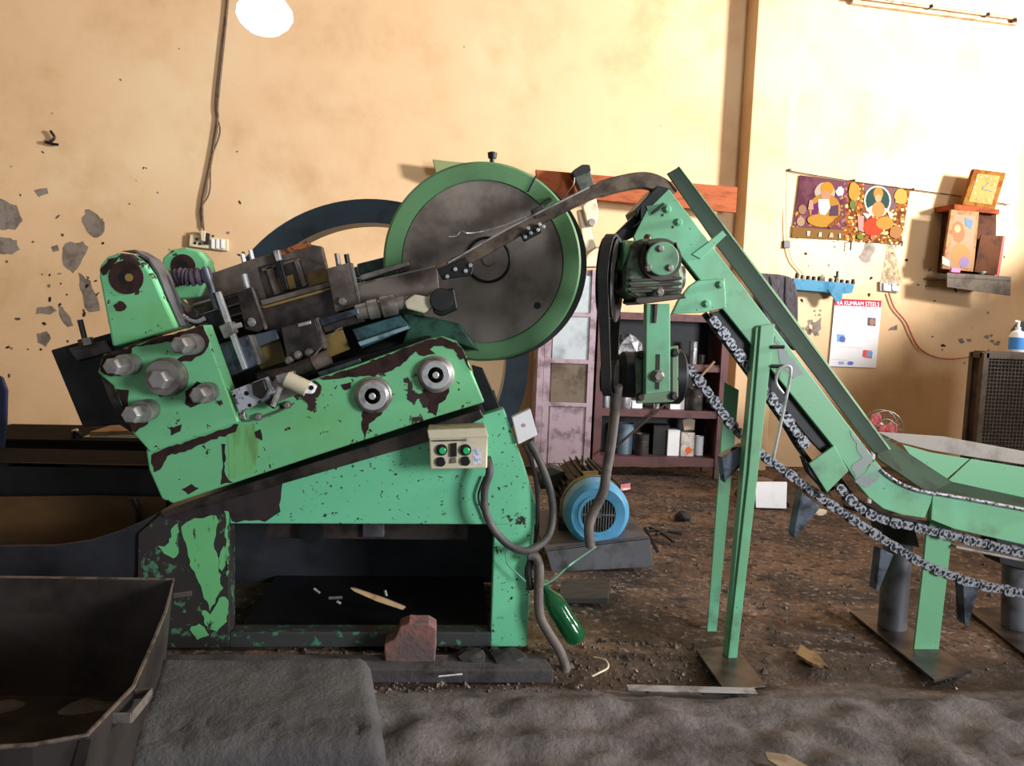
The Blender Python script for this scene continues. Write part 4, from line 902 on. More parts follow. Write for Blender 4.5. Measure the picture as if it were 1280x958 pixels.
# cables
cb1 = tube('power_cable', [T(609, 572, XY + .08), T(612, 590, XY + .05), T(606, 612, XY + .05), T(607, 640, XY + .05), T(620, 666, XY + .05), T(640, 684, XY + .05), T(662, 688, XY + .05), T(684, 672, XY + .08), T(691, 645, XY + .1), T(688, 615, XY + .12), T(676, 580, XY + .14), T(662, 552, XY + .13)], .017, cable_m, None, 10)
tag(cb1, 'thick grey cable looping from control box to white junction box', 'cable')
o = tube('flex_conduit', [T(660, 694, MY - .06), T(670, 697, MY - .06), T(674, 712, MY - .06), T(673, 740, MY - .06), T(675, 770, MY - .07), T(686, 792, MY - .09), T(700, 815, MY - .12), T(707, 836, MY - .14), T(703, 850, MY - .16), T(692, 860, MY - .17)], .022, hose_m, None, 10); tag(o, 'stiff grey conduit running from machine leg down to floor', 'conduit')
o = tube('thin_wire', [T(632, 688, XY + .08), T(634, 704, XY + .1), T(645, 716, XY + .1), T(657, 727, XY + .1)], .004, mat('green_wire'  , (110, 170, 150)), None, 6); tag(o, 'thin green wire hanging on the lower right machine leg', 'wire')
o = tube('black_lead', [T(664, 700, MY - .04), T(660, 715, MY - .04), T(664, 737, MY - .04)], .016, rubber, None, 8); tag(o, 'short black lead end beside the grey conduit', 'cable')
o = tube('thin_lead', [T(655, 556, MY - .03), T(664, 575, MY - .02), T(671, 610, MY - .02), T(672, 650, MY - .02), T(670, 695, MY - .02)], .01, rubber, None, 8); tag(o, 'thin black lead dropping from white junction box along machine leg', 'cable')
o = tube('motor_hose', [T(772, 482, CY - .1), T(768, 520, CY - .05), T(763, 560, CY), T(758, 590, CY), T(754, 615, CY + .02), T(742, 640, CY + .03), T(736, 660, CY + .02), T(738, 684, CY + .02)], [.022] * 43, hose_m, None, 10); tag(o, 'grey brown hose hanging in front of the blue motor cowl', 'hose')
o = tube('hanging_lead', [T(606, 596, MY - .02), T(598, 620, MY - .02), T(604, 640, MY - .02), T(616, 660, MY - .03)], .006, rubber, None, 6); tag(o, 'thin black lead stub under the control box', 'cable')
# ================================================================== THINGS AT THE BACK
RK = WP0.y - .45
rk = thing('steel_rack', 'maroon steel rack with open shelves behind the conveyor', 'rack', tuple(T(825, 590, RK)))
def zat(px, py, Y): return T(px, py, Y).z
xl, xr = T(748, 500, RK).x, T(902, 500, RK).x
zs = [zat(825, 572, RK), zat(825, 513, RK), zat(840, 455, RK), zat(825, 392, RK)]
for x in (xl, xr):
    for y in (RK, RK + .38): bar('rack_post', (x, y, 0), (x, y, zs[3] + .05), .075, .05, maroon, rk)
for z in zs:
    b = merge('rack_shelf', [slab((xl, RK + .005, z - .02), (xr, RK + .38, z))], maroon, rk)
    bar('shelf_lip', (xl, RK, z - .045), (xr, RK, z - .045), .08 if z == zs[0] else .05, .02, maroon, b, up=(0, 1, 0))
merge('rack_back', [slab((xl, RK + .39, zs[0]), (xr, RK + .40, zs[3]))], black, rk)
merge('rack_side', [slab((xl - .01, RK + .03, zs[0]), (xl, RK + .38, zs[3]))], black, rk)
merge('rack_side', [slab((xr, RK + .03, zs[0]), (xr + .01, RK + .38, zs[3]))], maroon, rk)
tinm = mat('tin_plate', (186, 188, 196), (130, 130, 136), .3, .8, scale=6); dark_tin = mat('dark_tin', (74, 70, 68), (50, 46, 46), .4, .5, scale=9)
def can(px, z, w, h, m, lab, cat='can', dy=.12, tall=True):
    c = T(px, 500, RK + dy); r = w / 2 / FR(RK + dy).scale(px, 500); hh = h / FR(RK + dy).scale(px, 500)
    t = thing('storage_can', lab, cat, (c.x, RK + dy, z))
    lathe('can_body', (c.x, RK + dy, z), (0, 0, 1), [(0, r * .97), (.006, r), (hh * .5, r), (hh - .006, r), (hh, r * 1.03), (hh, r * .92), (hh - .02, r * .9)], m, t, 20)
    lathe('can_rim', (c.x, RK + dy, z + hh * .62), (0, 0, 1), [(0, r * 1.0), (.006, r * 1.025), (.012, r * 1.0)], m, t, 20)
def carton(name, px, z, w, h, m, lab, cat='box', dy=.1, dep=.16, rot=0, flap=True):
    c = T(px, 500, RK + dy); s = FR(RK + dy).scale(px, 500); ww, hh = w / s / 2, h / s
    t = thing(name, lab, cat, (c.x, RK + dy, z))
    merge('box_body', [slab((c.x - ww, RK + dy, z), (c.x + ww, RK + dy + dep, z + hh))], m, t, .003)
    if flap: merge('box_lid', [slab((c.x - ww * 1.03, RK + dy - .003, z + hh), (c.x + ww * 1.03, RK + dy + dep, z + hh + .012))], m, t, .002)
    return t, c, ww, hh
can(757, zs[1], 11, 25, tinm, 'narrow silver tin at the left end of the middle rack shelf')
can(781, zs[1], 17, 25, tinm, 'silver tin with rolled rim on the middle rack shelf')
carton('white_box', 797, zs[1], 13, 7, white, 'low white box beside the silver tin on the middle rack shelf')
can(821, zs[1], 8, 9, tinm, 'tiny silver cup on the middle rack shelf')
carton('white_box', 847, zs[1], 18, 14, white, 'white paper box right of the green bracket on the middle rack shelf')
can(867, zs[1], 23, 27, dark_tin, 'large dark tin at the right of the middle rack shelf')
can(783, zs[0], 22, 38, mat('blue_grey_plastic', (110, 130, 146), (84, 98, 110), .6, scale=5), 'blue grey bucket in the shade on the bottom rack shelf', 'bucket', .2)
can(805, zs[0], 18, 27, dark_tin, 'dark ribbed tin on the bottom rack shelf')
carton('black_box', 829, zs[0], 20, 36, black, 'tall black box beside the white one on the bottom rack shelf', dy=.14)
carton('white_box', 845, zs[0], 15, 31, white, 'tall plain white box on the bottom rack shelf')
t, c, ww, hh = carton('printed_carton', 863, zs[0], 17, 30, mat('worn_print_carton', (206, 196, 186), (150, 146, 150), .7, scale=20), 'worn printed carton with an orange mark and torn open top', flap=False)
cyl('orange_mark', (c.x + .01, RK + .098, zs[0] + hh * .25), (0, 1, 0), ww * .5, .003, mat('orange_print', (220, 110, 70)), t, 16)
pr('torn_flap', rag([(855, 538), (853, 526), (862, 522), (869, 525), (868, 538)], .6, 5), RK + .12, .01, mat('carton_flap', (170, 148, 130)), t, 0)
can(877, zs[0] , 11, 24, white, 'small white jar right of the printed carton', 'jar', .2)
can(863, zs[2], 10, 28, tinm, 'slim chrome tin on the upper rack shelf')
can(874, zs[2], 9, 12, dark_tin, 'tiny dark tin beside the slim chrome one on the upper rack shelf')
# clutter on the rack's upper shelf
o = rock('plastic_bag', (T(783, 430, RK + .1).x, RK + .14, zs[2] + .1), (.16, .1, .18), mat('grey_plastic_film', (140, 140, 146), (60, 60, 66), .35, scale=22, lo=.4, hi=.6), 4.4); tag(o, 'crumpled grey plastic bag on the upper rack shelf', 'bag')
# steel cabinet left of the rack
CBY = RK - .02
ca = thing('steel_cabinet', 'pale grey steel cabinet with mauve frame behind the flywheel', 'cabinet', tuple(T(715, 592, CBY)))
cx0, cx1 = T(672, 450, CBY).x, T(743, 450, CBY).x; cz = zat(712, 336, CBY)
merge('cabinet_body', [slab((cx0, CBY + .02, .06), (cx1, CBY + .42, cz))], mauve, ca, .004)
for x in (cx0 + .03, T(684, 450, CBY).x, cx1 - .03): bar('cabinet_stile', (x, CBY + .01, .0), (x, CBY + .01, cz), .06, .03, mauve, ca)
zz = [cz - .05, zat(712, 393, CBY), zat(712, 452, CBY), zat(712, 506, CBY), .1]
for i in range(4):
    b = merge('cabinet_panel', [slab((T(690, 450, CBY).x, CBY + .008, zz[i + 1] + .02), (cx1 - .06, CBY + .03, zz[i] - .01))], (cabm, cabm, mat('dusty_brown_panel', (112, 100, 88), (84, 74, 66), .7, scale=6), mauve)[i], ca, .003)
    if i: bar('cabinet_rail', (cx0, CBY + .008, zz[i]), (cx1, CBY + .008, zz[i]), .04, .025, mauve, ca)
# small press standing on it
dp = thing('bench_press', 'cream cast bench press with dark motor head standing on the cabinet', 'press', tuple(T(745, 334, CBY + .2)))
DPY = CBY + .03
pr('press_base', rag([(730, 334), (733, 318), (742, 312), (756, 305), (768, 314), (778, 334)], .6, 8), DPY, .2, cream, dp, .01)
pr('press_column', [(722, 262), (734, 262), (742, 300), (750, 318), (736, 322), (728, 300)], DPY + .06, .1, cream, dp, .012)
pr('press_arm', [(728, 258), (744, 240), (748, 262), (747, 276), (743, 283), (736, 283), (733, 276)], DPY, .08, cream, dp, .012)
cylp('arm_pivot', 740, 278, 4.5, DPY - .01, .03, steel, dp, 16, .004)
pr('motor_head', [(716, 216), (736, 207), (746, 240), (730, 250)], DPY + .02, .13, mat('grey_green_iron', (60, 68, 62), (36, 38, 38), .5, scale=9), dp, .01)
pr('motor_cap', rag([(715, 214), (728, 206), (737, 206), (739, 213), (719, 222)], .7, 4), DPY, .16, black, dp, .006)
pr('press_clamp', [(752, 310), (756, 296), (762, 297), (758, 314)], DPY - .02, .06, steel_dk, dp, .004)
tube('press_spring', [T(718, 222, DPY), T(716, 232, DPY), T(704, 246, DPY), T(700, 250, DPY)], .006, steel_dk, dp, 6)
# plank on the wall, small green board behind the flywheel
o = pr('wall_plank', [(670, 212), (922, 234), (920, 266), (673, 243)], WALL.off(.24), .04, plank_m, None, .004); tag(o, 'long red brown plank fixed across the wall behind the flywheel', 'plank')
o = pr('green_board', [(541, 199), (564, 202), (604, 205), (606, 222), (566, 224), (545, 216)], WALL.off(.2), .03, mat('faded_green_board', (104, 128, 84), (130, 116, 84), .7, scale=5), None, .004); tag(o, 'small faded green board on the wall left above the flywheel', 'board')
# jacket and blue shelf
jk = thing('hanging_jacket', 'dark grey jacket hanging on the wall beside the pillar', 'jacket', tuple(WALL.off(.3).at(972, 400)))
pts = [(948, 341), (962, 342), (976, 343), (990, 346), (996, 356), (999, 372), (999, 400), (997, 440), (984, 430), (972, 420), (960, 430), (952, 380)]
pr('jacket_body', pts, WALL.off(.36), .1, mat('charcoal_cloth', (74, 70, 74), (52, 48, 54), .9, scale=14, stretch=(6, 6, 1), bump=.4, bscale=14), jk, .03)
for q in ([(962, 345), (968, 346), (974, 380), (976, 415), (968, 400), (966, 370)], [(982, 346), (988, 348), (986, 375), (990, 420), (984, 410), (981, 372)]):
    pr('jacket_fold', q, WALL.off(.375), .05, MATS['charcoal_cloth'], jk, .012)
bs = thing('blue_shelf', 'narrow blue cloth covered shelf holding small sockets', 'shelf', tuple(WALL.off(.15).at(1030, 362)))
blu = mat('blue_cloth', (74, 122, 150), (54, 98, 128), .8, scale=8)
pr('shelf_board', [(992, 348), (1068, 355), (1066, 364), (1052, 367), (992, 362)], WALL.off(.18), .18, blu, bs, .003)
pr('cloth_corner', rag([(1034, 362), (1066, 362), (1066, 367), (1054, 368), (1050, 378), (1044, 376), (1038, 367)], .8, 5), WALL.off(.19), .012, blu, bs, 0)
ORD = ('first', 'second', 'third', 'fourth', 'fifth', 'sixth', 'seventh', 'eighth', 'ninth', 'tenth', 'eleventh')
for i, x in enumerate(range(996, 1068, 7)):
    y = 347 + (x - 996) * .11; sp = WALL.off(.12); h = random.choice((5, 6, 7)); c_ = sp.at(x, y + 1)
    o = lathe('tool_socket', c_, (0, 0, 1), [(0, .022), (.03, .022), (.034, .018), (h * .008, .018)], (black, steel_dk, steel_br)[i % 3 if i % 2 else 0], None, 10)
    tag(o, '%s metal socket from the left in the row on the blue shelf' % ORD[i], 'socket', 'sockets on the blue shelf')
o = lathe('tall_pin', WALL.off(.12).at(1046, 352), (0, 0, 1), [(0, .02), (.03, .02), (.03, .014), (.11, .014)], black, None, 10); tag(o, 'tall dark pin standing on the blue shelf', 'pin')
# posters on a string
WQ = WALL.off(.02)
st = tube('hanging_string', [WALL.off(.03).at(983, 213), WALL.off(.03).at(1060, 226), WALL.off(.03).at(1140, 237), WALL.off(.03).at(1190, 244), WALL.off(.03).at(1262, 256)], .006, soot, None, 6); tag(st, 'dark cord strung along the wall above the two religious prints', 'cord')
for i, (x, y) in enumerate(((985, 213), (1066, 226), (1140, 237))): cyl('string_nail', WALL.off(.0).at(x, y), WNRM, .014, .05, black, st, 8)
def picture(name, lab, frame, base, shapes, orn=None):
    t = thing(name, lab, 'poster', tuple(WQ.at(*frame[3])))
    pr('poster_sheet', frame, WQ, .008, base, t, 0)
    if orn: ornament(t, frame + [orn[0]], orn[1], orn[2], .0204)
    for i, (q, col) in enumerate(shapes):
        pr('printed_shape', q, WALL.off(.0232 + i * .0006), .0011, mat('print_%d_%d_%d' % col, tuple(int(v * .66) for v in col), None, .7), t, 0)
def ornament(t, frame, cols, n, off, smax=2.4):
    for ci, col in enumerate(cols):
        parts = []; pl = WALL.off(off + ci * .0005)
        for i in range(n):
            u, v = random.random(), random.random()
            a = (frame[0][0] + (frame[1][0] - frame[0][0]) * u, frame[0][1] + (frame[1][1] - frame[0][1]) * u); b = (frame[3][0] + (frame[2][0] - frame[3][0]) * u, frame[3][1] + (frame[2][1] - frame[3][1]) * u)
            x, y = a[0] + (b[0] - a[0]) * v, a[1] + (b[1] - a[1]) * v
            if frame[4] and abs((x - frame[4][0]) / frame[4][2]) ** 2 + abs((y - frame[4][1]) / frame[4][3]) ** 2 < 1: continue
            q = ell(x, y, random.uniform(.6, smax), random.uniform(.6, smax), 7, random.uniform(0, 180))
            parts.append(g_prism([pl.at(*p) for p in q], -WNRM * .0004))
        o = merge('printed_ornament', parts, mat('ornament_%d_%d_%d' % col, col, None, .7), t); o['kind'] = 'stuff'
picture('figure_poster', 'poster of a white bearded man in orange turban on mauve', [(1000, 219), (1060, 227), (1054, 300), (990, 297)], mat('mauve_print', (84, 50, 60), (66, 36, 46), .7, scale=6),
    [([(991, 284), (1055, 288), (1054, 300), (990, 297)], (150, 110, 60)), (rag(ell(1031, 240, 13, 12), .5, 9), (206, 184, 166)), (ell(1031, 262, 20, 20, 18, 0), (196, 140, 60)), ([(1016, 256), (1024, 252), (1022, 272), (1014, 270)], (120, 50, 110)), ([(1038, 258), (1048, 256), (1048, 270), (1036, 270)], (96, 70, 90)), (ell(1034, 236, 8, 8.5), (226, 150, 50)), (ell(1032, 245, 6, 7), (206, 150, 120)), ([(1023, 249), (1036, 249), (1038, 260), (1031, 270), (1025, 268), (1023, 258)], (240, 238, 240)),
     (rag(ell(1050, 239, 5, 6), .8, 5), (214, 222, 230)), (ell(1003, 262, 5, 6), (170, 130, 100)), (ell(1001, 277, 5, 6), (190, 160, 130)), ([(1012, 250), (1016, 250), (1017, 262), (1010, 262)], (210, 160, 140)), (ell(1026, 276, 17, 8, 16, 5), (206, 150, 60)), ([(1034, 282), (1052, 268), (1054, 272), (1038, 286)], (150, 90, 50)),
     ([(1009, 289), (1013, 289), (1012, 295), (1009, 295)], (236, 230, 220)), ([(1024, 291), (1027, 290), (1027, 296), (1023, 296)], (236, 230, 220)), ([(1038, 291), (1041, 291), (1042, 297), (1036, 297)], (230, 190, 160)), ([(1049, 292), (1051, 292), (1051, 298), (1049, 298)], (236, 230, 220))], ((1020, 246, 30, 26), ((150, 110, 50), (96, 50, 40), (120, 80, 90)), 45))
picture('ornate_poster', 'poster of a seated many armed figure in red on gold', [(1060, 226), (1138, 236), (1126, 306), (1054, 300)], mat('gold_print', (116, 74, 34), (72, 40, 26), .7, scale=26, lo=.42, hi=.6),
    [([(1080, 229), (1124, 235), (1120, 262), (1082, 268)], (140, 100, 104)), (ell(1097, 251, 17, 19), (240, 236, 216)), (ell(1097, 251, 15, 17), (56, 84, 80)), (ell(1098, 242, 6, 8), (216, 150, 70)), (ell(1098, 248, 4, 5), (226, 180, 140)), ([(1082, 262), (1092, 256), (1100, 258), (1112, 262), (1104, 270), (1090, 270)], (236, 216, 196)), (ell(1098, 262, 8, 10), (230, 150, 90)),
     ([(1078, 266), (1090, 268), (1084, 274)], (236, 226, 216)), ([(1108, 262), (1118, 268), (1112, 272)], (236, 226, 216)), (rag(ell(1092, 284, 13, 12), 1, 5), (214, 76, 50)), (ell(1106, 279, 11, 8), (226, 150, 70)), ([(1072, 270), (1080, 270), (1079, 290), (1073, 288)], (206, 160, 150)), (rag(ell(1126, 246, 8, 10), 1, 5), (214, 176, 84)), (rag(ell(1068, 240, 7, 12), 1, 5), (210, 160, 70)), (ell(1066, 256, 4, 6), (120, 130, 70)), (rag(ell(1120, 290, 8, 8), 1, 4), (186, 130, 80)), (ell(1091, 297, 3, 3), (240, 120, 90)), (ell(1075, 296, 4, 3), (130, 140, 60))], ((1097, 252, 17, 20), ((170, 124, 50), (96, 44, 34), (150, 60, 40), (190, 160, 110)), 90))
# calendar
ct = thing('wall_calendar', 'white printed calendar sheet with red header taped to the wall', 'calendar', tuple(WQ.at(1070, 458)))
pr('calendar_sheet', [(1044, 373), (1102, 379), (1095, 460), (1036, 458)], WQ, .006, mat('white_paper', (222, 222, 228), None, .8), ct, 0)
pr('header_band', [(1044, 373.5), (1102, 376), (1101, 384.5), (1043.5, 382)], WALL.off(.0215), .0012, mat('red_print', (190, 40, 66), None, .7), ct, 0)
for i, (q, col) in enumerate(((ell(1089.5, 402.5, 7.5, 7, 4, 48), (96, 84, 96)), (ell(1051, 423, 7.5, 6.5, 4, 48), (110, 160, 206)), (ell(1085, 443, 7.5, 6.5, 4, 48), (190, 120, 140)), ([(1048, 452), (1055, 452.4), (1055, 456), (1048, 455.8)], (150, 160, 220)), (ell(1063, 454.3, 4, 2.4), (110, 120, 200)))):
    pr('calendar_print', q, WALL.off(.0215), .0012, mat('print_%d_%d_%d' % col, col, None, .7), ct, 0)
for q, col in ((ell(1090.5, 403, 3.5, 4.5, 9), (150, 116, 96)), (ell(1053, 424, 4, 4, 9), (90, 100, 160)), ([(1079, 438), (1084, 438), (1081, 447), (1078, 446)], (216, 90, 80)), ([(1085, 439), (1091, 440), (1090, 446), (1084, 445)], (120, 160, 210))):
    pr('calendar_print', q, WALL.off(.0222), .0012, mat('print_%d_%d_%d' % col, col, None, .7), ct, 0)
for x0, x1, y in ((1045, 1090, 386.5), (1056, 1086, 392), (1046, 1080, 394), (1066, 1096, 413), (1050, 1078, 433), (1041, 1060, 449)):
    pr('text_line', [(x0, y), (x1, y + (x1 - x0) * .08), (x1, y + .7 + (x1 - x0) * .08), (x0, y + .7)], WALL.off(.0215), .0012, mat('pale_print', (206, 190, 200)), ct, 0)
def wall_text(txt, px, py, hpx, m, parent, tilt, width):
    cu = bpy.data.curves.new('lettering', 'FONT'); cu.body = txt; cu.size = 1; cu.extrude = 0
    tmp = bpy.data.objects.new('lettering_tmp', cu); COL.objects.link(tmp); bpy.context.view_layer.update()
    me0 = tmp.evaluated_get(bpy.context.evaluated_depsgraph_get()).to_mesh()
    vs0 = [v.co.copy() for v in me0.vertices]; fs0 = [tuple(f.vertices) for f in me0.polygons]
    bpy.data.objects.remove(tmp, do_unlink=True)
    w0 = max(v.x for v in vs0); h0 = max(v.y for v in vs0); pl = WALL.off(.0232)
    ca_, sa_ = math.cos(math.radians(tilt)), math.sin(math.radians(tilt)); out = []
    for v in vs0:
        x, y = v.x / w0 * width, -v.y / h0 * hpx; out.append(pl.at(px + x * ca_ - y * sa_, py + x * sa_ + y * ca_))
    return obj('header_lettering', out, fs0, m, parent)
wall_text('RA KUMRAM STEELS', 1046, 381, 5.2, mat('white_print', (245, 240, 240), None, .7), ct, 2.6, 53)
# socket boards and wires
sw = thing('switch_board', 'grimy white switch board with sockets on the wall at left', 'switch board', tuple(WALL.at(260, 310)))
pr('board_plate', [(237, 293), (285, 299), (285, 314), (236, 308)], WALL.off(.04), .04, cream, sw, .006)
for x, y in ((246, 299), (244, 304), (250, 305)): cyl('socket_hole', WALL.off(.042).at(x, y), WNRM, .012, .004, black, sw, 8)
for x in (264, 270, 276): pr('rocker', [(x, 299), (x + 4, 299.5), (x + 4, 311), (x, 310.5)], WALL.off(.055), .02, white, sw, .003)
pr('plug', [(250, 288), (257, 289), (256, 302), (251, 301)], WALL.off(.08), .05, cream, sw, .006)
pr('plug', [(254, 290), (262, 292), (261, 306), (255, 305)], WALL.off(.07), .04, rubber, sw, .006)
Wr = WALL.off(.02); wire_m = mat('dusty_wire', (104, 84, 68), (70, 58, 50), .8, scale=20)
wi = tube('wall_wire', [Wr.at(x, y) for x, y in ((287, -30), (283, 20), (278, 70), (272, 130), (272, 150), (266, 190), (260, 220), (253, 255), (254, 285))], .011, wire_m, None, 6); tag(wi, 'twisted brown wire running down the wall to the switch board', 'wire')
tube('wire_strand', [Wr.at(x, y) for x, y in ((282, 20), (275, 80), (270, 135), (275, 165), (264, 200), (262, 240), (251, 262), (255, 288))], .007, wire_m, wi, 6)
hk = thing('wall_hook', 'bent black hook with a rag scrap on the upper left wall', 'hook', tuple(WALL.at(65, 182)))
tube('hook_rod', [WALL.off(.03).at(x, y) for x, y in ((57, 178), (62, 178), (68, 172), (64, 165), (63, 164))], .012, black, hk, 6)
tube('hook_foot', [WALL.off(.03).at(x, y) for x, y in ((57, 177), (66, 180), (73, 181))], .012, black, hk, 6)
s2 = thing('power_socket', 'white double power socket under the soot mark', 'power socket', tuple(WALL.at(1112, 364)))
pr('socket_plate', rag([(1100, 352), (1124, 354), (1124, 366), (1100, 364)], .4, 20), WALL.off(.03), .03, mat('sooty_plate', (150, 144, 140), (90, 84, 80), .7, scale=20), s2, .004)
for q in ([(1105, 354), (1109, 354), (1111, 358), (1113, 354), (1114, 364), (1105, 363)], [(1116, 355), (1119, 355), (1119, 364), (1116, 363)], [(1120, 358), (1124, 358), (1124, 364), (1120, 364)]): pr('white_plug', q, WALL.off(.05), .02, white, s2, .002)
red_w = mat('red_cord', (190, 110, 90), (150, 80, 66), .7, scale=30)
o = tube('red_cord', [WALL.off(.03).at(x, y) for x, y in ((1111, 366), (1118, 385), (1132, 402), (1140, 420), (1150, 436), (1168, 446), (1190, 449), (1216, 446))], .009, red_w, None, 6); tag(o, 'slack red cord hanging from the power socket along the wall', 'cord')
o = tube('lamp_lead', [WALL.off(.03).at(x, y) for x, y in ((984, 215), (983, 250), (984, 300), (990, 325), (1000, 338), (1004, 344))], .008, mat('pale_wire', (196, 176, 150)), None, 6); tag(o, 'thin pale wire dropping from string nail to the blue shelf', 'wire')
o = pr('wire_weight', [(980, 301), (988, 301), (988, 310), (980, 310)], WALL.off(.05), .04, black, None, .004); tag(o, 'small dark plug on the pale wire left of the posters', 'plug')
for i, (x, lab) in enumerate(((1064, 'dark hook stub under the joint of the two posters'), (1128, 'dark hook stub below the right end of the gold poster'))):
    tag(tube('hook_stub', [WALL.at(x, 302), WALL.off(.05).at(x, 302), WALL.off(.05).at(x - 1, 313 if i == 0 else 308)], .008, black, None, 6, curve=False), lab, 'hook')
# fluorescent batten
fb = thing('tube_light_batten', 'old unlit tube light batten high on the right wall', 'tube light', tuple(WALL.at(1160, 30)))
bar('batten_body', WALL.off(.03).at(1064, 2), WALL.off(.03).at(1270, 29), .05, .05, mat('aged_batten', (190, 160, 128), (150, 110, 84), .6, scale=9), fb, up=tuple(WNRM))
bar('tube', WALL.off(.09).at(1066, -4), WALL.off(.09).at(1268, 23), .03, .03, mat('rusty_tube_edge', (176, 140, 110), (110, 80, 66), .5, scale=12), fb, up=tuple(WNRM), bevel=.012)
for x, y in ((1066, -1), (1163, 10), (1234, 20), (1268, 27)): bar('lamp_holder', WALL.off(.03).at(x, y), WALL.off(.11).at(x, y - 2), .035, .05, steel_dk, fb)
# bulb
lb_ = thing('led_lamp', 'glowing round white lamp hanging at the top left above the machine', 'lamp', tuple(T(331, 18, 3.9)))
bc_ = T(331, 12, 3.9); lamp_m = mat('lamp_glow', (226, 236, 255), None, .3, emit=12.0)
lathe('lamp_bulb', bc_ + Vector((0, 0, -.14)), (0, 0, 1), [(.03, .012), (.038, .07), (.07, .11), (.105, .13), (.14, .127), (.19, .09), (.225, .045)], lamp_m, lb_, 28)
lathe('lamp_cap', bc_ + Vector((0, 0, .075)), (0, 0, 1), [(0, .05), (.08, .045), (.12, .02)], white, lb_, 16)
tube('lamp_cord', [bc_ + Vector((0, 0, .19)), Vector((bc_.x, bc_.y, 5.69))], .008, black, lb_, 6, curve=False)
# shrine shelf
SH = WALL.off(.36); sz = SH.at(1215, 350)
sh = thing('wall_shelf', 'small grey corner shelf on the right wall holding prayer pictures', 'shelf', tuple(sz))
pr('shelf_front', [(1184, 341), (1264, 346), (1263, 370), (1184, 359)], SH, .015, mat('shelf_grey', (98, 90, 82), (78, 70, 64), .7, scale=6), sh, .003)
q = [SH.at(1184, 346), SH.at(1264, 350)]
prism3('shelf_board', [q[0], q[1], q[1] - WNRM * .35, q[0] - WNRM * .35], Vector((0, 0, -.02)), MATS['shelf_grey'], sh, .003)
shk = WALL.off(.34)
ob = pr('framed_picture', [(1189, 262), (1224, 265), (1217, 340), (1178, 336)], WALL.off(.335), .03, mat('faded_gold_frame', (140, 104, 72), (118, 78, 60), .6, scale=14), None, .004)
tag(ob, 'faded framed prayer picture standing on the wall shelf', 'picture')
for i, (q, col) in enumerate((([(1193, 268), (1220, 270), (1214, 336), (1184, 332)], (176, 146, 120)), (rag(ell(1198, 290, 8, 14), .8, 5), (206, 120, 84)), (rag(ell(1200, 318, 12, 14), 1, 5), (210, 140, 90)), (ell(1197, 286, 4, 5), (226, 170, 130)), ([(1206, 272), (1216, 276), (1214, 286), (1207, 282)], (110, 140, 170)), (rag(ell(1205, 328, 6, 7), .8, 4), (150, 130, 170)), ([(1178, 320), (1187, 326), (1187, 334), (1178, 330)], (220, 200, 190)))):
    pr('printed_shape', q, WALL.off(.336 + i * .0006), .0012, mat('print_%d_%d_%d' % col, tuple(int(v * .74) for v in col), None, .7), ob, 0)
o = thing('prayer_box', 'dark wooden box behind the framed pictures on the shelf', 'box', tuple(WALL.off(.2).at(1230, 340)))
pr('box_body', [(1196, 258), (1246, 262), (1244, 345), (1188, 340)], WALL.off(.22), .2, mat('dark_wood', (70, 44, 34), (48, 32, 26), .6, scale=9), o, .004)
pr('box_lid', [(1193, 255), (1250, 262), (1249, 268), (1193, 262)], WALL.off(.3), .29, mat('orange_wood', (126, 62, 36), (96, 48, 30), .6, scale=9), o, .004)
o = pr('brown_frame', [(1226, 294), (1256, 295), (1248, 344), (1218, 340)], WALL.off(.35), .01, mat('brown_panel', (76, 48, 34), (56, 36, 28), .5, scale=7), None, .003); tag(o, 'plain brown panel with red edge leaning on the prayer box', 'panel')
pr('red_edge', [(1254, 295), (1257, 295), (1249, 345), (1246, 344)], WALL.off(.352), .014, mat('red_edge', (200, 50, 50)), o, .001)
o = pr('matchbox', [(1190, 335), (1201, 336), (1200, 341), (1189, 340)], WALL.off(.345), .03, mat('pink_card', (214, 90, 150)), None, .001); tag(o, 'tiny pink matchbox on the shelf edge', 'matchbox')
o = lathe('oil_lamp', WALL.off(.335).at(1227, 343), (0, 0, 1), [(0, .02), (.02, .04), (.03, .042), (.024, .02)], steel_br, None, 14); tag(o, 'tiny bright metal lamp dish on the shelf', 'lamp dish')
ck = thing('wall_clock', 'square gold framed clock leaning on top of the prayer box', 'clock', tuple(WALL.off(.25).at(1228, 262)))
CQ = WALL.off(.27)
pr('clock_frame', [(1218, 211), (1258, 216), (1244, 262), (1203, 256)], CQ, .05, mat('gold_frame', (112, 76, 30), (100, 46, 22), .4, scale=14), ck, .008)
pr('clock_face', [(1222, 217), (1250, 220), (1240, 256), (1211, 252)], WALL.off(.273), .004, mat('cream_face', (140, 114, 66), (122, 98, 54), .5, scale=9), ck, 0)
for x, y in ((1237, 228), (1240, 239)): bar('clock_hand', WALL.off(.277).at(1228, 236), WALL.off(.277).at(x, y), .012, .003, black, ck, up=tuple(WNRM))
for i in range(12):
    a = math.radians(i * 30 + 8); x, y = 1231 + 12 * math.cos(a), 236 + 15 * math.sin(a); bar('hour_mark', WALL.off(.276).at(x, y), WALL.off(.276).at(x + 1.6 * math.cos(a), y + 1.6 * math.sin(a)), .01, .002, brownst, ck, up=tuple(WNRM), bevel=0)
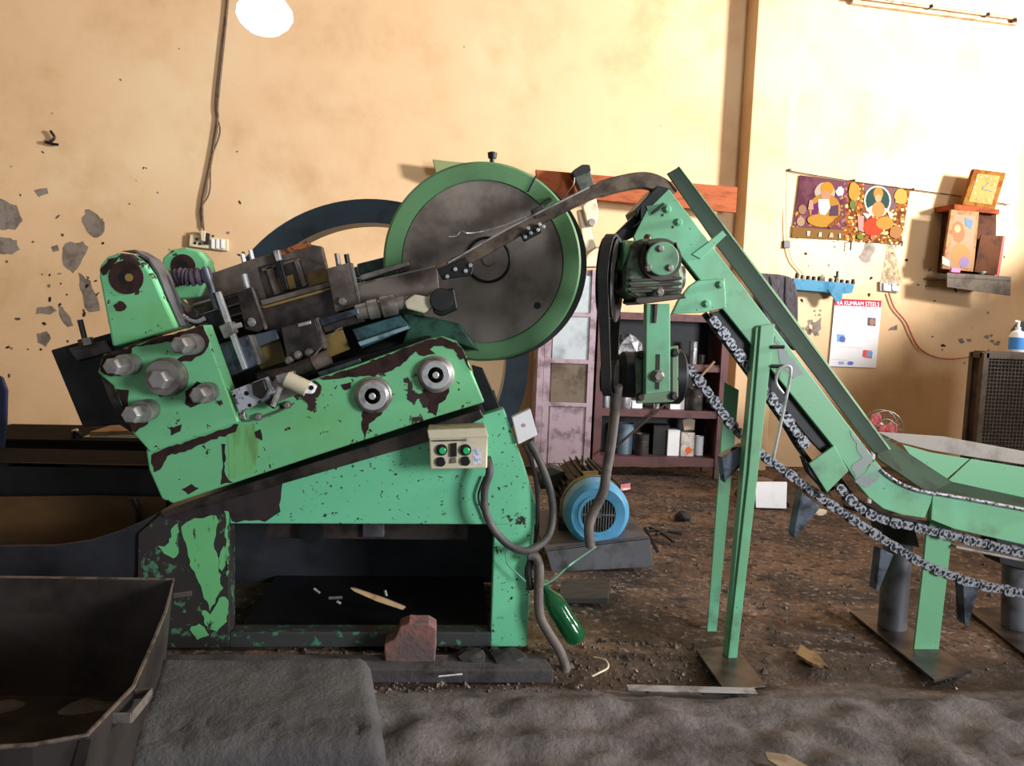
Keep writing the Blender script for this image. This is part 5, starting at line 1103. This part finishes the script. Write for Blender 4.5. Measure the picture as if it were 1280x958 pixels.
# wire cage with a pump bottle
KYc = G(1240, 640).y
cg = thing('wire_cage', 'rusty brown wire mesh cage behind the conveyor hopper', 'cage', (T(1240, 500, KYc).x, KYc + .2, 0))
x0, x1 = T(1226, 500, KYc).x, T(1400, 500, KYc).x; z1 = zat(1250, 442, KYc); cgm = mat('rusty_mesh', (74, 60, 48), (50, 40, 34), .7, scale=9); dep = .14
for x in (x0, x1):
    for y in (KYc, KYc + dep): bar('cage_post', (x, y, 0), (x, y, z1), .05, .05, cgm, cg)
for z in (.05, z1 - .02):
    for y in (KYc, KYc + dep): bar('cage_rail', (x0, y, z), (x1, y, z), .05, .05, cgm, cg)
    for x in (x0, x1): bar('cage_rail', (x, KYc, z), (x, KYc + dep, z), .05, .05, cgm, cg)
merge('cage_top', [slab((x0, KYc, z1), (x1, KYc + dep, z1 + .015))], cgm, cg)
merge('cage_back', [slab((x0, KYc + dep - .02, .05), (x1, KYc + dep, z1))], mat('dark_lining', (44, 36, 30), None, .9), cg)
parts = []
for i in range(1, 40): x = x0 + (x1 - x0) * i / 40; parts.append(g_bar((x, KYc, .05), (x, KYc, z1), .007, .007))
for i in range(1, 42): z = .05 + (z1 - .05) * i / 42; parts.append(g_bar((x0, KYc - .006, z), (x1, KYc - .006, z), .007, .007))
for i in range(1, 9): y = KYc + dep * i / 9; parts.append(g_bar((x0, y, .05), (x0, y, z1), .007, .007))
o = merge('wire_mesh', parts, cgm, cg); o['kind'] = 'stuff'
pb = thing('pump_bottle', 'white pump bottle with blue label standing on the wire cage', 'bottle', (T(1270, 440, KYc + .15).x, KYc + .15, z1 + .015))
bx = WL[pb]; k = 1 / FR(KYc + .15).scale(1270, 430)
lathe('bottle_body', bx, (0, 0, 1), [(0, 8 * k), (.01, 9 * k), (20 * k, 9 * k), (25 * k, 7 * k), (27 * k, 3 * k), (31 * k, 3 * k)], white, pb, 20)
lathe('bottle_label', bx + Vector((0, 0, 3 * k)), (0, 0, 1), [(0, 9.1 * k), (15 * k, 9.1 * k)], mat('blue_label', (60, 130, 200)), pb, 20)
tube('pump_head', [bx + Vector((0, 0, 30 * k)), bx + Vector((0, 0, 38 * k)), bx + Vector((-5 * k, 0, 38 * k))], 1.6 * k, white, pb, 8, curve=False)
o = lathe('round_black_lid', T(1284, 422, KYc + .4), (0, 1, 0), [(0, 0.02), (0, 22 * k), (.03, 22 * k)], black, None, 28); o2 = o
tag(o, 'round black pan standing behind the pump bottle', 'pan')
tube('pan_handle', [T(1284, 402, KYc + .4), T(1290, 390, KYc + .4), T(1300, 380, KYc + .4)], .014, black, o, 8)
# red fan
FYn = G(1110, 640).y
fn = thing('table_fan', 'red pedestal fan half hidden behind the conveyor hopper', 'fan', (T(1102, 530, FYn).x, FYn, 0))
fcn = T(1102, 536, FYn); k = 1 / FR(FYn).scale(1102, 536); fr = mat('red_plastic', (206, 84, 92), (190, 66, 76), .4, scale=4)
for a in range(0, 360, 120):
    q = [fcn + Vector((math.cos(math.radians(a + b)) * r * k, 0, math.sin(math.radians(a + b)) * r * k)) for b, r in ((0, 3), (-28, 14), (-18, 21), (12, 22), (34, 17), (40, 8))]
    prism3('fan_blade', q, Vector((0, .012, 0)), fr, fn, .003)
lathe('fan_hub', fcn + Vector((0, -.03, 0)), (0, 1, 0), [(0, 2 * k), (.01, 5 * k), (.06, 5.5 * k)], fr, fn, 20)
cyl('fan_motor', fcn + Vector((0, .04, 0)), (0, 1, 0), 8 * k, .16, white, fn, 20, .02)
for dy, rr in ((-.05, 23), (.03, 23), (-.06, 13)):
    tube('guard_ring', [fcn + Vector((math.cos(i * math.pi / 16) * rr * k, dy, math.sin(i * math.pi / 16) * rr * k)) for i in range(33)], .005, steel, fn, 6, curve=False)
for i in range(18):
    a = i * math.pi / 9; d = Vector((math.cos(a), 0, math.sin(a))); tube('guard_wire', [fcn + d * 4 * k + Vector((0, -.07, 0)), fcn + d * 23 * k + Vector((0, -.05, 0))], .003, steel, fn, 4, curve=False)
tube('fan_pole', [fcn + Vector((0, .1, 0)), Vector((fcn.x, fcn.y + .1, .02))], .018, white, fn, 10, curve=False)
lathe('fan_base', Vector((fcn.x, fcn.y + .1, 0)), (0, 0, 1), [(0, .2), (.02, .2), (.05, .04)], rubber, fn, 24)
# clutter under the incline
WPY = G(964, 636).y + .05
o = prism3('white_square_sheet', [T(944, 603, WPY), T(984, 603, WPY), G(983, 636), G(945, 635)], Vector((0, .02, 0)), white, None, .002); tag(o, 'white square sheet leaning on rubble behind the conveyor legs', 'panel')
rb = mat('rubble_brown', (104, 84, 66), (70, 56, 46), .95, scale=9, bump=.4)
for i, (x, y, s, lab) in enumerate(((955, 598, (.2, .14, .16), 'brown dirt clod heap behind the white square sheet'), (1012, 590, (.2, .2, .2), 'brown dirt clod heap under the corner plate of the conveyor'), (1030, 640, (.07, .06, .03), 'small pale stone on the floor beneath the conveyor bend'), (858, 648, (.06, .05, .05), 'dark lone stone on the floor right of the motor'))):
    c_ = G(x, y + 6) if y > 630 else G(x, 632); tag(rock('dirt_clod', (c_.x, c_.y + .1, s[2] * .4), s, rb if i < 2 else (cream if i == 2 else rubber), i * 5.1), lab, 'clod')
for i, (x, y, x2, y2) in enumerate(((806, 664, 852, 668), (812, 660, 842, 678), (820, 668, 850, 664))):
    tag(tube('dry_twig', [G(x, y, .03), G((x + x2) / 2, (y + y2) / 2 - 2, .03), G(x2, y2, .02)], .01, rubber, None, 6), ('longest dark dry twig', 'downward pointing dark dry twig', 'rear dark dry twig')[i] + ' on the floor right of the blue motor', 'twig', 'twigs by the motor')
o = prism3('pink_packet', [G(776, 606, .03), G(788, 604, .03), G(788, 610, .02), G(776, 612, .02)], Vector((0, 0, -.015)), mat('pink_pack', (230, 130, 150), (240, 220, 220), .6, scale=20), None, 0); tag(o, 'small pink packet on the dirt behind the motor', 'packet')

o = tube('leaning_rod', [T(766, 562, RK - .12), T(832, 505, RK - .03)], .012, steel_dk, None, 6, curve=False); tag(o, 'thin dark rod leaning across the two lower rack shelves', 'rod')
o = tube('wooden_stick', [T(866, 482, RK - .04), T(893, 452, RK - .04)], .012, mat('stick_wood', (150, 124, 92)), None, 6, curve=False); tag(o, 'thin wooden stick leaning at the upper right of the rack', 'stick')
